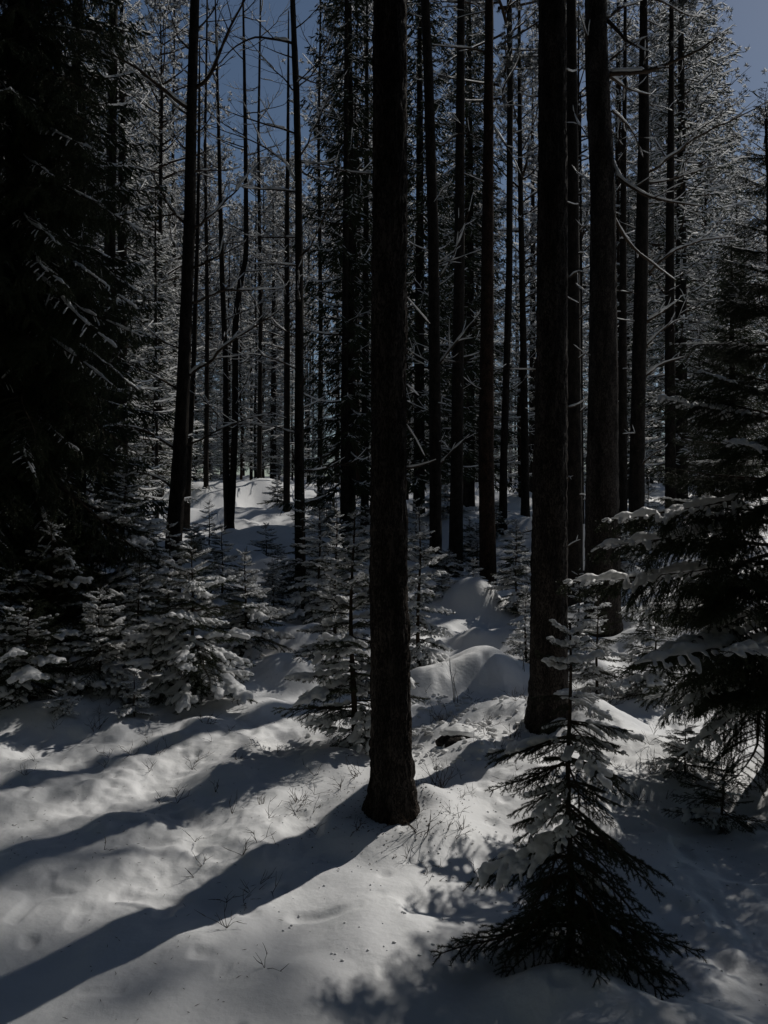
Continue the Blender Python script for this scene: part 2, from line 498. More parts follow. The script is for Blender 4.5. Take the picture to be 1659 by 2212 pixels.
def grow_twigs(mb, smb, pts, r0, rng, depth, up, snow, spread=.55, dens=1.0, droopy=0.0):
    """sub-twigs along a branch polyline, snow ridge on the upper side"""
    pts = np.asarray(pts, float)
    L = np.linalg.norm(np.diff(pts, axis=0), axis=1).sum()
    n = len(pts)
    sides = 6 if depth >= 2 else 4 if depth == 1 else 3
    rr = np.linspace(r0, r0 * .28, n)
    mb.tube(pts, rr, sides, cap=False)
    if snow > 0 and r0 > .0022:
        k = max(4, int(L / .03)); tt = np.linspace(0, 1, k)
        sp = np.stack([np.interp(tt, np.linspace(0, 1, n), pts[:, c]) for c in range(3)], -1)
        base = np.interp(tt, np.linspace(0, 1, n), rr)
        ph = rng.uniform(0, 99)
        cv = vnoise(tt * L * 6 + ph, np.zeros(k), seed=5)
        fine = vnoise(tt * L * 22 + ph, np.zeros(k), seed=6)
        run = []
        sr = np.minimum(base, .02) * (.75 + .5 * cv + .35 * fine) * 1.0 + .0035
        for i in range(k):
            if cv[i] > .6 - 1.5 * snow:
                run.append(i)
            if (cv[i] <= .6 - 1.5 * snow or i == k - 1) and run:
                if len(run) > 2:
                    idx = np.array(run); q = sp[idx].copy(); q[:, 2] += base[idx] * .75 + sr[idx] * .35
                    w = sr[idx].copy(); w[0] *= .3; w[-1] *= .3
                    smb.tube(q, w, 6, flat=1.0, cap=True)
                run = []
    if depth <= 0: return
    m = int(L / .16 * dens) + 1
    t = np.linspace(0, 1, n)
    for i in range(m):
        f = .18 + .8 * (i + rng.random()) / m
        p = np.array([np.interp(f, t, pts[:, c]) for c in range(3)])
        k = min(n - 2, int(f * (n - 1)))
        d = pts[k + 1] - pts[k]; d /= np.linalg.norm(d) + 1e-9
        lat = np.array([rng.gauss(0, 1), rng.gauss(0, 1), rng.gauss(0, .7)]); lat -= lat.dot(d) * d; lat /= np.linalg.norm(lat) + 1e-9
        dd = d * (1 - spread * .5) + lat * spread + np.array([0, 0, up * .5 - droopy]); dd /= np.linalg.norm(dd)
        l = L * (.16 + .32 * (1 - f)) * rng.uniform(.5, 1.2) + .03
        q = [p]; cur = dd.copy()
        for s_ in range(4):
            cur = cur + np.array([rng.gauss(0, .13), rng.gauss(0, .13), rng.gauss(0, .10) + up * .13 - droopy * .2]); cur /= np.linalg.norm(cur)
            q.append(q[-1] + cur * l / 4)
        grow_twigs(mb, smb, q, max(.0016, r0 * (1 - .6 * f) * .5), rng, depth - 1, up, snow, spread, dens, droopy)

def bare_branch(parent, pts, r0, seed, depth=2, up=.5, snow=.5, dens=1.0, droopy=0.0, wob=.05, material=None):
    rng = random.Random(seed)
    P = np.array([tuple(p) for p in pts], float)
    s = np.concatenate([[0], np.cumsum(np.linalg.norm(np.diff(P, axis=0), axis=1))])
    k = max(5, int(s[-1] / .09)); q = np.linspace(0, s[-1], k)
    Q = np.stack([np.interp(q, s, P[:, c]) for c in range(3)], -1)
    for _ in range(2): Q[1:-1] = (Q[:-2] + 2 * Q[1:-1] + Q[2:]) / 4
    for c in range(3):
        Q[1:, c] += wob * s[-1] * .25 * vnoise(q[1:] * 5 + seed * 3.3, np.full(k - 1, c * 7.7), seed=c)
    mb = MB(); sb = MB()
    grow_twigs(mb, sb, Q, r0, rng, depth, up, snow, dens=dens, droopy=droopy)
    b = link('branch', mb.mesh('bare_branch', [material or M_TWIG]), parent)
    if sb.n: link('snow_ridge', sb.mesh('snow_ridge', [M_SNOWB]), b)
    return b

def px_tree(name, label, cat, pp, d, material, sides=16, bark=.0, flare=.25, group=None, grow=0.0, freq=1.0, rings=None):
    """pp: (pixel x, pixel y, pixel width) from the base up; the trunk goes on 'grow' metres above the last one"""
    X = (pp[0][0] - CX) / F * d
    base = Vector((X, d, g1(X, d)))
    t = thing(name, label, cat, base, group)
    pts = [Vector((0, 0, -.15))]; rad = [pp[0][2] / F * d / 2]
    for (a, b, w) in pp:
        p = px(a, b, d) - base
        if p.z > pts[-1].z + .05:
            pts.append(p); rad.append(w / F * d / 2)
    if grow:
        v = (pts[-1] - pts[-2]).normalized()
        v = Vector((v.x * .4, v.y, abs(v.z))).normalized()
        pts.append(pts[-1] + v * grow * .5); rad.append(rad[-1] * .75)
        pts.append(pts[-1] + v * grow * .5); rad.append(rad[-2] * .3)
    H = pts[-1].z
    me = trunk_mesh('trunk', pts, rad, sides, rings or max(12, int(H / .12)), material, bark, flare, freq, seed=int(pp[0][0]))
    link('trunk', me, t)
    t['H'] = H
    return t, base, pts, rad

def pxs(lst, d, base, dz=0.0):
    """branch polyline from pixels; dz is how far the tip comes towards (-) or goes away from (+) the camera"""
    n = len(lst)
    return [px(a, b, d + dz * i / (n - 1)) - base for i, (a, b) in enumerate(lst)]

# --- crowns for tall trees -----------------------------------------------------------------
def spindle(mb, P, D, L, W, mi=0, flat=None):
    """many three-sided spindles at once"""
    n = len(P)
    ref = np.tile([0, 0, 1.0], (n, 1)) + .3 * np.random.normal(size=(n, 3))
    a = np.cross(D, ref); a /= np.linalg.norm(a, axis=1)[:, None] + 1e-9
    b = np.cross(a, D)
    V = [P]
    m = P + D * (L * .45)[:, None]
    for k in range(3):
        th = k * 2.094 + .5
        V.append(m + (a * math.cos(th) + b * math.sin(th) * (1 if flat is None else flat)) * W[:, None])
    V.append(P + D * L[:, None])
    V = np.stack(V, 1).reshape(-1, 3)
    f = np.array([[0, 2, 1], [0, 3, 2], [0, 1, 3], [4, 1, 2], [4, 2, 3], [4, 3, 1]])
    F_ = (np.arange(n)[:, None, None] * 5 + f[None]).reshape(-1, 3)
    mb.add(V, F_, mi)

def spruce_crown(H, z0, R, seed, nb=150, sub=16, blade=.16, wid=.018, cover=.5, hang=.7, fat=1.0, thin=1.0):
    rng = np.random.RandomState(seed)
    nm = MB(); sm = MB(); wm = MB()
    for i in range(nb):
        f = (i + rng.rand()) / nb
        z = z0 + (H - z0) * f
        L = R * ((1 - f) ** .7 + .05) * rng.uniform(.6, 1.15)
        az = i * 2.39996 + rng.uniform(-.4, .4)
        el = -.35 + .75 * f + rng.uniform(-.12, .12)
        t = np.linspace(0, 1, 7)
        hx = L * t
        zz = z + L * (el * t + .22 * t ** 2.5)
        pts = np.stack([hx * math.cos(az), hx * math.sin(az), zz], -1)
        wm.tube(pts, np.linspace(.012 * L + .004, .003, 7), 3, cap=False)
        k = max(4, int(sub * L / R * 1.3))
        for lay in range(2):
            tt = rng.uniform(.12, 1.0, k)
            P = np.stack([np.interp(tt, t, pts[:, c]) for c in range(3)], -1)
            side = rng.choice([-1, 1], k)
            a2 = az + side * rng.uniform(.4, 1.2, k)
            hg = -hang * rng.uniform(.2, 1.5, k)
            D = np.stack([np.cos(a2), np.sin(a2), hg], -1); D /= np.linalg.norm(D, axis=1)[:, None]
            ll = blade * rng.uniform(.6, 1.7, k) * (1.25 - .6 * tt)
            off = rng.uniform(0, .6, k)[:, None] * ll[:, None] * D * lay
            spindle(nm, P + off, D, ll, wid * thin * rng.uniform(.7, 1.4, k))
            # side shoots
            P2 = P + off + D * (ll * rng.uniform(.2, .7, k))[:, None]
            D2 = D + .8 * rng.normal(size=(k, 3)); D2[:, 2] -= .3; D2 /= np.linalg.norm(D2, axis=1)[:, None]
            spindle(nm, P2, D2, ll * .6, wid * thin * .8 * rng.uniform(.7, 1.3, k))
            if fat > 1:
                s2 = rng.rand(k) < cover * .7
                if s2.any(): spindle(sm, P2[s2] + np.array([0, 0, wid]), D2[s2] * np.array([1, 1, .8]), ll[s2] * .55, wid * fat * .8 * rng.uniform(.6, 1.2, s2.sum()), flat=.8)
            sel = rng.rand(k) < cover * (.6 if lay else 1.0)
            if sel.any():
                Ps = P[sel] + off[sel]; Ds = D[sel].copy(); Ds[:, 2] *= .55
                Ps = Ps + np.array([0, 0, wid * .8])
                spindle(sm, Ps, Ds, ll[sel] * .8, wid * fat * rng.uniform(.5, 1.1, sel.sum()), flat=.7)
        if rng.rand() < cover * 1.2:
            q = pts[1:].copy(); q[:, 2] += .012 * L + .01
            a_, b_ = sorted(rng.randint(0, 6, 2)); b_ = max(b_, a_ + 2)
            q = q[a_:b_ + 1]
            if len(q) > 1: sm.tube(q, wid * (.9 if fat == 1 else 1.6), 4, cap=True)
    return nm.mesh('spruce_foliage', [M_NEEDF], False), sm.mesh('spruce_snow', [M_SNOWF], False), wm.mesh('spruce_limbs', [M_TWIG])

def pine_crown(H, z0, R, seed, nb=56, tufts=18, blade=.11, wid=.011, cover=.9, dead=14, nn=12):
    rng = np.random.RandomState(seed)
    nm = MB(); sm = MB(); wm = MB()
    for i in range(nb + dead):
        isdead = i >= nb
        f = ((i + rng.rand()) / nb) if not isdead else 0
        z = z0 + (H - z0) * f ** .9 if not isdead else z0 * rng.uniform(.25, 1.0)
        L = R * (math.sin(math.pi * min(1, .22 + .78 * f)) ** .7 * .9 + .25) * rng.uniform(.6, 1.15)
        if isdead: L = R * rng.uniform(.3, .7)
        az = rng.uniform(0, 6.283)
        el = (.15 + .8 * f + rng.uniform(-.2, .25)) if not isdead else rng.uniform(-.3, .25)
        t = np.linspace(0, 1, 7)
        bend = rng.uniform(-.15, .3)
        pts = np.stack([L * t * math.cos(az) + .04 * L * np.sin(t * 6 + i), L * t * math.sin(az), z + L * (el * t + bend * t ** 2)], -1)
        wm.tube(pts, np.linspace(.014 * L + .006, .004, 7), 4, cap=False)
        if isdead or rng.rand() < .8:
            q = pts[1:].copy(); q[:, 2] += .014 * L + .01
            sm.tube(q, .011, 4, cap=True)
        if isdead:
            for s_ in range(3):
                p = pts[rng.randint(2, 6)]; d = np.array([math.cos(az + rng.uniform(-1, 1)), math.sin(az + rng.uniform(-1, 1)), rng.uniform(-.2, .4)])
                wm.tube(np.array([p, p + d * L * .3]), [.006, .003], 3, cap=False)
                sm.tube(np.array([p, p + d * L * .3]) + [0, 0, .012], [.009, .006], 4)
            continue
        k = tufts
        tt = rng.uniform(.3, 1.05, k)
        C = np.stack([np.interp(tt, t, pts[:, c]) for c in range(3)], -1) + rng.normal(size=(k, 3)) * L * .13
        P = np.repeat(C, nn, 0)
        D = rng.normal(size=(k * nn, 3)); D[:, 2] += .5; D /= np.linalg.norm(D, axis=1)[:, None]
        spindle(nm, P, D, blade * rng.uniform(.7, 1.5, k * nn), np.full(k * nn, wid))
        sel = (rng.rand(k) < cover)
        Cs = C[sel]; ns = 11; ks = len(Cs)
        if ks:
            P = np.repeat(Cs, ns, 0) + np.array([0, 0, .015])
            D = rng.normal(size=(ks * ns, 3)); D[:, 2] = D[:, 2] * .4 + .3; D /= np.linalg.norm(D, axis=1)[:, None]
            spindle(sm, P, D, blade * rng.uniform(.5, 1.1, ks * ns), np.full(ks * ns, wid * 2.1), flat=.8)
    return nm.mesh('pine_foliage', [M_NEEDP], False), sm.mesh('pine_snow', [M_SNOWF], False), wm.mesh('pine_limbs', [M_TWIG])

def add_crown(t, cr, z=0.0, s=1.0, off=(0, 0), rz=0.0):
    nm, sm, wm = cr
    c = link('crown', nm, t, (off[0], off[1], z), (0, 0, rz), (s, s, s))
    link('limbs', wm, c)
    link('snow_load', sm, c)
    return c

SPR_BIG = spruce_crown(15, .9, 1.9, 1, nb=230, sub=26, blade=.24, wid=.016, cover=.45)      # 12-15 m away
SPR_DARK = spruce_crown(15, .8, 1.9, 2, nb=230, sub=26, blade=.26, wid=.016, cover=.10, hang=.95)
SPR_SNOW = spruce_crown(15, .9, 1.9, 3, nb=200, sub=26, blade=.17, wid=.011, cover=.9, hang=.6, fat=1.7, thin=.8)
SPR_FAR = [spruce_crown(15, 1.2, 1.8, 5 + i, nb=140, sub=14, blade=.26, wid=.020, cover=.85, fat=1.6, thin=.8) for i in range(3)]
PINE_FAR = [pine_crown(15, [5.5, 4.5, 6.5][i], 1.9, 15 + i) for i in range(3)]
PINE_TALL = pine_crown(10, .5, 2.2, 25, nb=64, tufts=22, blade=.085, wid=.0045, cover=.55, dead=0, nn=44)

# ================================================================== THE TREES
exec_list = []
# --- the three stout pines in front
t, b, pts, rad = px_tree('pine_tree', 'stout dark pine trunk standing alone in the middle foreground', 'pine tree',
    [(845, 1775, 100), (846, 1640, 88), (840, 1300, 80), (840, 900, 74), (842, 500, 73), (842, 0, 71)], 3.98, M_BARKP, sides=96, bark=.010, flare=.30, grow=9.0, rings=760)
T0 = t
add_crown(t, PINE_TALL, z=9.3)
bare_branch(t, pxs([(872, 1012), (890, 1009), (910, 1008), (925, 1000), (942, 993)], 3.98, b, -.1), .008, 1, depth=0, snow=1.3, wob=.05)
bare_branch(t, pxs([(802, 376), (745, 372), (700, 362), (655, 352)], 3.98, b, .3), .004, 2, depth=1, snow=.9, dens=.5)
bare_branch(t, pxs([(876, 640), (900, 665), (930, 700)], 3.98, b, .2), .003, 3, depth=1, snow=.8, dens=.4)
bare_branch(t, pxs([(876, 915), (900, 945), (917, 985)], 3.98, b, .2), .0028, 4, depth=1, snow=.6, dens=.4)
bare_branch(t, pxs([(876, 830), (895, 845), (905, 855)], 3.98, b, .2), .003, 5, depth=0, snow=.8)

t, b, pts, rad = px_tree('pine_tree', 'second stout pine, its base hidden behind the small foreground spruce', 'pine tree',
    [(1185, 1575, 84), (1186, 1400, 78), (1188, 1100, 73), (1192, 700, 66), (1194, 350, 61), (1193, 0, 57)], 5.5, M_BARKP, sides=64, bark=.010, flare=.22, grow=9.0, rings=680)
add_crown(t, PINE_TALL, z=10.0, rz=2)
bare_branch(t, pxs([(1162, 800), (1135, 798), (1105, 797)], 5.5, b, .1), .006, 11, depth=1, snow=1.2, dens=.3)
bare_branch(t, pxs([(1160, 886), (1135, 882)], 5.5, b, .1), .005, 12, depth=0, snow=1.2)
bare_branch(t, pxs([(1168, 208), (1145, 212), (1120, 200)], 5.5, b, .1), .008, 13, depth=0, snow=1.0)
bare_branch(t, pxs([(1167, 600), (1150, 585), (1138, 580)], 5.5, b, .1), .005, 14, depth=0, snow=1.0)
bare_branch(t, pxs([(1155, 1145), (1130, 1150), (1110, 1160), (1122, 1142)], 5.5, b, -.1), .005, 15, depth=1, snow=.9, dens=.4)
for i, y in enumerate((150, 435, 640)):
    bare_branch(t, pxs([(1222, y), (1238, y + 8), (1250, y - 2 + (i % 3) * 8)], 5.5, b, .2), .005, 20 + i, depth=1, snow=1.0, dens=.5)

t, b, pts, rad = px_tree('pine_tree', 'third stout pine with long curved snowy branches reaching over the snowy spruce', 'pine tree',
    [(1302, 1300, 76), (1300, 1100, 70), (1303, 800, 60), (1302, 400, 52), (1289, 150, 48), (1287, 0, 45)], 8.2, M_BARKP, sides=48, bark=.010, flare=.15, grow=10.0, rings=420)
add_crown(t, PINE_TALL, z=12.0, rz=4)
D3 = 8.2
for i, (l, r, s) in enumerate([
    ([(1322, 350), (1335, 380), (1360, 405), (1405, 425), (1455, 440), (1515, 445)], .022, .9),
    ([(1322, 460), (1345, 510), (1375, 545), (1415, 575), (1460, 605)], .020, 1.1),
    ([(1316, 160), (1380, 156), (1440, 140), (1495, 115), (1550, 80)], .026, .3),
    ([(1316, 165), (1350, 190), (1405, 205)], .02, .8),
    ([(1313, 45), (1355, 90), (1400, 112)], .022, .3), ([(1310, 40), (1345, 15), (1390, 0)], .02, .2),
    ([(1318, 130), (1350, 100), (1400, 80)], .016, .3),
    ([(1322, 240), (1350, 262), (1375, 300), (1390, 340)], .013, .6),
    ([(1275, 470), (1262, 500), (1248, 480)], .01, 1.0), ([(1275, 640), (1258, 625), (1245, 612)], .01, 1.0),
    ([(1276, 770), (1258, 760), (1240, 745)], .009, 1.0), ([(1276, 300), (1256, 280), (1240, 240)], .012, .6),
    ([(1275, 100), (1262, 60), (1250, 20)], .012, .6), ([(1275, 395), (1260, 380), (1245, 372)], .01, 1.0)]):
    bare_branch(t, pxs(l, D3, b, .5 if i % 2 else -.3), r, 40 + i, depth=2 if len(l) > 3 else 1, snow=s, dens=.55)

# --- slender pines between the stout ones
t, b, pts, rad = px_tree('pine_tree', 'thin snow-edged trunk showing just right of the second stout pine', 'pine tree',
    [(1241, 1215, 36), (1240, 1000, 33), (1238, 700, 30), (1236, 300, 26), (1234, 0, 20)], 9.6, M_BARKG, sides=24, bark=.006, grow=5, rings=90)
for i, (x0, y, dx) in enumerate([(1228, 880, 44), (1254, 890, 18), (1226, 1040, 8), (1252, 1070, 18), (1226, 1182, 28), (1250, 690, 34), (1250, 548, 20), (1250, 775, 26), (1252, 500, 30), (1250, 420, 36), (1250, 250, 30), (1230, 600, 40), (1250, 340, 22)]):
    bare_branch(t, pxs([(x0, y), (x0 + dx * .5, y - 3 - (i * 7) % 20), (x0 + dx, y + (i * 11) % 34 - 26)], 9.5, b, -.15), .012, 60 + i, depth=1, snow=1.3, dens=.5)
t, b, pts, rad = px_tree('birch_tree', 'very thin pale trunk coated with snow between two dark pines', 'birch tree',
    [(1257, 1235, 11), (1258, 1100, 9), (1256, 900, 7), (1255, 500, 5), (1254, 200, 3)], 9.9, M_BARKG, sides=10, rings=60)
smb = MB(); zz = [px(1258, y, 9.88) - b for y in range(1232, 1130, -10)]
smb.tube([tuple(p) for p in zz], [.028 + .006 * ((i * 7) % 3) for i in range(len(zz))], 8)
link('snow_crust', smb.mesh('snow_crust', [M_SNOWB]), t)
for i, y in enumerate((1160, 1080, 1010, 905)):
    bare_branch(t, pxs([(1257, y), (1265, y - 2), (1272, y + 4)], 9.9, b, -.1), .008, 80 + i, depth=0, snow=1.3)

SL = [  # name, label, px list, distance, material, crown?
 ('reddish pine with a lit right edge, nearest left of the second stout pine', [(1054, 1235, 36), (1050, 1000, 33), (1053, 600, 27), (1057, 0, 17)], 11.3, M_BARKR, 'pine', 8, .006),
 ('slim dark trunk right behind the middle foreground pine', [(941, 1245, 27), (940, 900, 25), (936, 500, 23), (925, 150, 21), (918, 0, 18)], 12.0, M_BARKG, None, 5, .005),
 ('dark pine midway between the middle pine and the reddish pine', [(984, 1222, 32), (987, 1000, 27), (992, 600, 23), (996, 0, 16)], 12.6, M_BARKG, 'pine', 7, .005),
 ('slender curving pine with snow clinging along its edge', [(1086, 1180, 19), (1088, 1000, 16), (1100, 600, 14), (1102, 200, 13), (1100, 0, 11)], 15.0, M_BARKG, 'pine', 5, .004),
 ('slender dark pine left of the second stout pine, bent near the top', [(1135, 1150, 19), (1133, 900, 16), (1128, 600, 13), (1124, 400, 11), (1122, 180, 8)], 16.0, M_BARKG, None, 4, .004),
 ('dark pine right of the third stout pine with thick snowy stub branches', [(1374, 1150, 34), (1378, 900, 31), (1385, 600, 28), (1391, 300, 24), (1390, 0, 15)], 11.6, M_BARKG, 'pine', 7, .006),
 ('thin dark trunk squeezed between two darker pines on the right', [(1344, 1150, 22), (1345, 800, 18), (1347, 400, 12), (1350, 150, 8)], 13.5, M_BARKG, None, 3, .004),
 ('dark pine standing within the hanging branches of the snowy spruce', [(1449, 1120, 24), (1447, 800, 21), (1447, 500, 18), (1450, 200, 12)], 14.6, M_BARKG, None, 3, .004),
 ('slim straight tree in front of the tall dark central spruce', [(744, 1150, 20), (745, 800, 15), (747, 400, 12), (748, 100, 9)], 14.5, M_BARKG, None, 3, .004),
 ('thin dark pole-like trunk beside the tall dark central spruce', [(762, 1110, 13), (763, 800, 11), (766, 500, 8)], 17.0, M_BARKG, None, 3, .003),
 ('thin dark trunk half hidden left of the middle foreground pine', [(788, 1120, 18), (789, 700, 14), (792, 300, 10)], 15.5, M_BARKG, None, 3, .003),
 ('thin upright tree behind the snowy clearing, left of the forked spruce thicket', [(619, 1120, 15), (620, 800, 13), (620, 480, 10), (622, 300, 7)], 18.0, M_BARKG, None, 3, .003),
 ('first of two close dark trunks under the hanging spruce boughs at far left', [(213, 1085, 20), (220, 800, 19), (236, 500, 17), (244, 0, 15)], 13.0, M_BARKG, None, 4, .004),
 ('thicker of two close dark trunks under the hanging spruce boughs at far left', [(236, 1088, 24), (240, 900, 20), (240, 500, 19), (246, 0, 17)], 12.6, M_BARKG, None, 4, .004),
 ('short thin trunk on the clearing edge left of the leaning bare tree', [(316, 1085, 10), (317, 900, 8), (319, 700, 6)], 20.0, M_BARKG, None, 2, .002),
 ('thin snow-flecked pole on the clearing left of the leaning bare tree', [(339, 1118, 9), (338, 900, 7), (336, 600, 5)], 17.0, M_BARKG, None, 2, .002),
 ('slender trunk leaning right just behind the leaning bare tree', [(402, 1135, 16), (408, 1000, 13), (418, 800, 11), (427, 500, 8), (430, 300, 6)], 15.5, M_BARKG, None, 2, .003),
]
SLT = {}
for i, (lab, pp, d, m, cr, grow, bk) in enumerate(SL):
    t, b, pts, rad = px_tree('pine_tree', lab, 'pine tree', pp, d, m, sides=20, bark=bk, flare=.15, grow=grow, rings=90)
    SLT[i] = (t, b, d)
    if cr: add_crown(t, PINE_TALL, z=pts[-1].z - 7.5, s=.8, rz=i)
    rng = random.Random(300 + i)
    zt = pts[-1].z
    k = 16 if d < 14 else 12
    for j in range(k):       # dead side branches all round
        f = rng.uniform(.22, .97); z = f * min(zt, 11)
        az = rng.uniform(0, 6.283); ln = rng.uniform(.3, 1.1)
        p0 = Vector((float(np.interp(z, [p.z for p in pts], [p.x for p in pts])), 0, z))
        e = rng.uniform(-.2, .6)
        p1 = p0 + Vector((math.cos(az), math.sin(az), e)) * ln * .5
        p2 = p1 + Vector((math.cos(az), math.sin(az), e + rng.uniform(-.3, .5))) * ln * .5
        bare_branch(t, [p0, p1, p2], .009, 500 + i * 20 + j, depth=1 + (j % 2), snow=.8, dens=.6, up=.3)
def on(i, lst, r, seed, snow=1.1, depth=1, dz=-.2, dens=.4):
    t, b, d = SLT[i]
    bare_branch(t, pxs(lst, d, b, dz), r, seed, depth=depth, snow=snow, dens=dens)
on(1, [(945, 792), (965, 765), (990, 735), (1018, 700), (1048, 657)], .02, 901)
on(1, [(985, 740), (1003, 732), (1022, 730)], .014, 902)
on(1, [(945, 1008), (975, 975), (1015, 937)], .017, 903)
on(1, [(937, 980), (950, 942), (958, 955), (970, 972)], .014, 904)
on(1, [(955, 315), (975, 295), (1000, 283), (1030, 298)], .016, 905, snow=.7)
on(1, [(950, 600), (975, 560), (1000, 505), (1022, 420)], .014, 906, snow=.6)
on(0, [(1048, 112), (1020, 105), (975, 102), (935, 98)], .02, 907, snow=.7)
on(0, [(1065, 270), (1085, 305), (1110, 340), (1130, 385)], .014, 908, snow=.8)
on(5, [(1392, 698), (1425, 678), (1466, 648)], .026, 910, snow=1.3)
on(5, [(1390, 755), (1422, 718), (1465, 685), (1486, 690)], .022, 911, snow=1.2)
on(5, [(1392, 815), (1425, 786), (1452, 778), (1488, 768)], .022, 912, snow=1.3)
on(5, [(1375, 1042), (1383, 1008), (1405, 982), (1437, 966)], .022, 913, snow=1.1)
on(5, [(1400, 372), (1450, 338), (1500, 300), (1570, 265), (1659, 222)], .022, 914, snow=.6, dens=.5)
on(5, [(1402, 590), (1430, 560), (1470, 535), (1520, 517), (1597, 512)], .024, 915, snow=1.0)
on(5, [(1400, 395), (1440, 392), (1490, 375), (1545, 358)], .018, 916, snow=.9)
on(5, [(1388, 940), (1366, 935), (1345, 937)], .014, 917, snow=1.2)
on(6, [(1337, 800), (1352, 795), (1362, 797)], .012, 918, snow=1.2)

# --- bare deciduous trees on the left
t, b, pts, rad = px_tree('bare_tree', 'leaning bare tree with wide upswept branches, dark against the sky', 'bare tree',
    [(372, 1260, 38), (376, 1150, 34), (388, 1000, 31), (395, 850, 28), (403, 650, 25), (410, 480, 25), (413, 250, 22), (421, 0, 19)], 9.5, M_BARKG, sides=32, bark=.007, flare=.12, grow=4, rings=150)
D4 = 9.5
for i, (l, r, s, dz) in enumerate([
    ([(424, 188), (455, 172), (478, 115), (500, 50), (532, -10), (560, -60)], .024, .1, -.5),
    ([(410, 237), (375, 215), (320, 165), (262, 128), (195, 88)], .024, .7, -.6),
    ([(408, 252), (385, 235), (355, 195), (310, 158)], .016, .2, .4),
    ([(412, 108), (392, 92), (375, 55), (362, 10)], .014, .05, .5),
    ([(416, 165), (395, 150), (365, 120)], .010, .1, -.4),
    ([(402, 485), (375, 462), (350, 420), (325, 370)], .018, .3, -.4),
    ([(420, 492), (455, 470), (480, 440), (515, 405), (558, 352)], .018, .5, .5),
    ([(402, 462), (370, 462), (330, 470), (290, 470)], .014, .3, .2),
    ([(418, 578), (450, 565), (490, 545), (530, 520)], .016, .25, -.4),
    ([(416, 655), (445, 640), (490, 625), (560, 625), (620, 622)], .018, .4, .5),
    ([(398, 655), (365, 655), (350, 642)], .014, .2, .2),
    ([(408, 812), (440, 790), (500, 738), (560, 700), (612, 660)], .020, .4, -.3),
    ([(403, 962), (440, 950), (475, 925), (520, 908), (590, 890)], .016, .3, .3),
    ([(376, 968), (345, 948), (310, 925), (250, 918)], .018, .4, -.4),
    ([(370, 1052), (345, 1032), (300, 1020), (255, 1008)], .014, .3, .3),
    ([(384, 840), (350, 820), (310, 800), (260, 775)], .014, .6, -.3),
    ([(388, 752), (365, 748), (330, 720), (300, 690)], .012, .6, -.5),
    ([(417, 290), (440, 282), (460, 250), (470, 200)], .010, .05, -.5),
    ([(420, 370), (450, 365), (480, 372), (520, 360)], .012, .3, .3),
    ([(430, 60), (450, 45), (470, 10), (480, -40)], .012, .05, .2),
    ([(412, 330), (385, 310), (360, 260), (350, 220)], .010, .1, .3),
    ([(400, 560), (380, 535), (365, 490), (360, 440)], .010, .2, .6)]):
    bare_branch(t, pxs(l, D4, b, dz), r, 120 + i, depth=2, up=.35, snow=s, dens=.8)

def bare_tree_proc(label, pp, d, seed, nbr, z_lo, z_hi, snow, ln=(.6, 1.6), flare=.12, bark=.005, depth=2, grow=2, up=.3, r=.013, extra=()):
    t, b, pts, rad = px_tree('bare_tree', label, 'bare tree', pp, d, M_BARKG, sides=22, bark=bark, flare=flare, grow=grow, rings=110)
    rng = random.Random(seed)
    zs = [p.z for p in pts]; xs = [p.x for p in pts]
    for j in range(nbr):
        z = z_lo + (z_hi - z_lo) * (j + rng.random()) / nbr
        az = rng.uniform(0, 6.283); L = rng.uniform(*ln)
        p0 = Vector((float(np.interp(z, zs, xs)), 0, z))
        e = rng.uniform(.0, .5); q = [p0]
        for s_ in range(4):
            q.append(q[-1] + Vector((math.cos(az), math.sin(az), e)).normalized() * L / 4); e += rng.uniform(.0, .28); az += rng.uniform(-.2, .2)
        bare_branch(t, q, r * rng.uniform(.7, 1.2), seed * 50 + j, depth=depth, up=up, snow=snow * (.4 if z > 6 else 1), dens=.8)
    for k, (l, rr, s) in enumerate(extra):
        bare_branch(t, pxs(l, d, b, .3 - .6 * (k % 2)), rr, seed * 70 + k, depth=2, up=.3, snow=s, dens=.8)
    return t
bare_tree_proc('tall slim bare tree with crossing branches, just left of the dark central spruce',
    [(650, 1290, 24), (646, 1000, 21), (647, 700, 18), (645, 400, 15), (640, 200, 14), (632, 0, 11)], 10.2, 7, 12, 1.5, 8.0, .5, extra=[
    ([(636, 95), (600, 85), (560, 78), (510, 98), (455, 155)], .018, .1), ([(634, 125), (600, 115), (560, 95)], .010, .1),
    ([(640, 200), (610, 165), (570, 130), (530, 75)], .012, .1), ([(642, 290), (600, 275), (540, 258), (460, 228)], .014, .3),
    ([(645, 400), (615, 350), (570, 318), (500, 285), (440, 270)], .014, .3), ([(640, 60), (665, 45), (700, 0)], .010, .0),
    ([(645, 415), (600, 410), (550, 412), (500, 395)], .014, .9), ([(648, 575), (600, 568), (540, 570)], .012, .8),
    ([(640, 190), (670, 170), (700, 120), (725, 60)], .010, .1), ([(646, 800), (600, 780), (560, 765), (500, 765)], .012, .9),
    ([(650, 940), (610, 925), (560, 915), (480, 915)], .012, .9), ([(648, 350), (700, 355), (760, 370)], .012, .8)])
for k_, (x_, d_, lb) in enumerate([(445, 19.5, 'fine-twigged bare birch standing just right of the leaning tree against the sky'), (560, 21, 'fine-twigged bare birch between the forked tree and the tall slim bare tree'),
                              (690, 19, 'fine-twigged bare birch close to the left side of the dark central spruce'), (375, 22, 'fine-twigged bare birch left of the leaning bare tree')]):
    bare_tree_proc(lb, [(x_, 1100, 11), (x_ + 3, 700, 9), (x_ - 2, 300, 6), (x_ + 2, 60, 4)], d_, 30 + k_, 26, 3.0, 14.5, .5, ln=(1.0, 2.4), r=.012, depth=2, grow=2, up=.35)
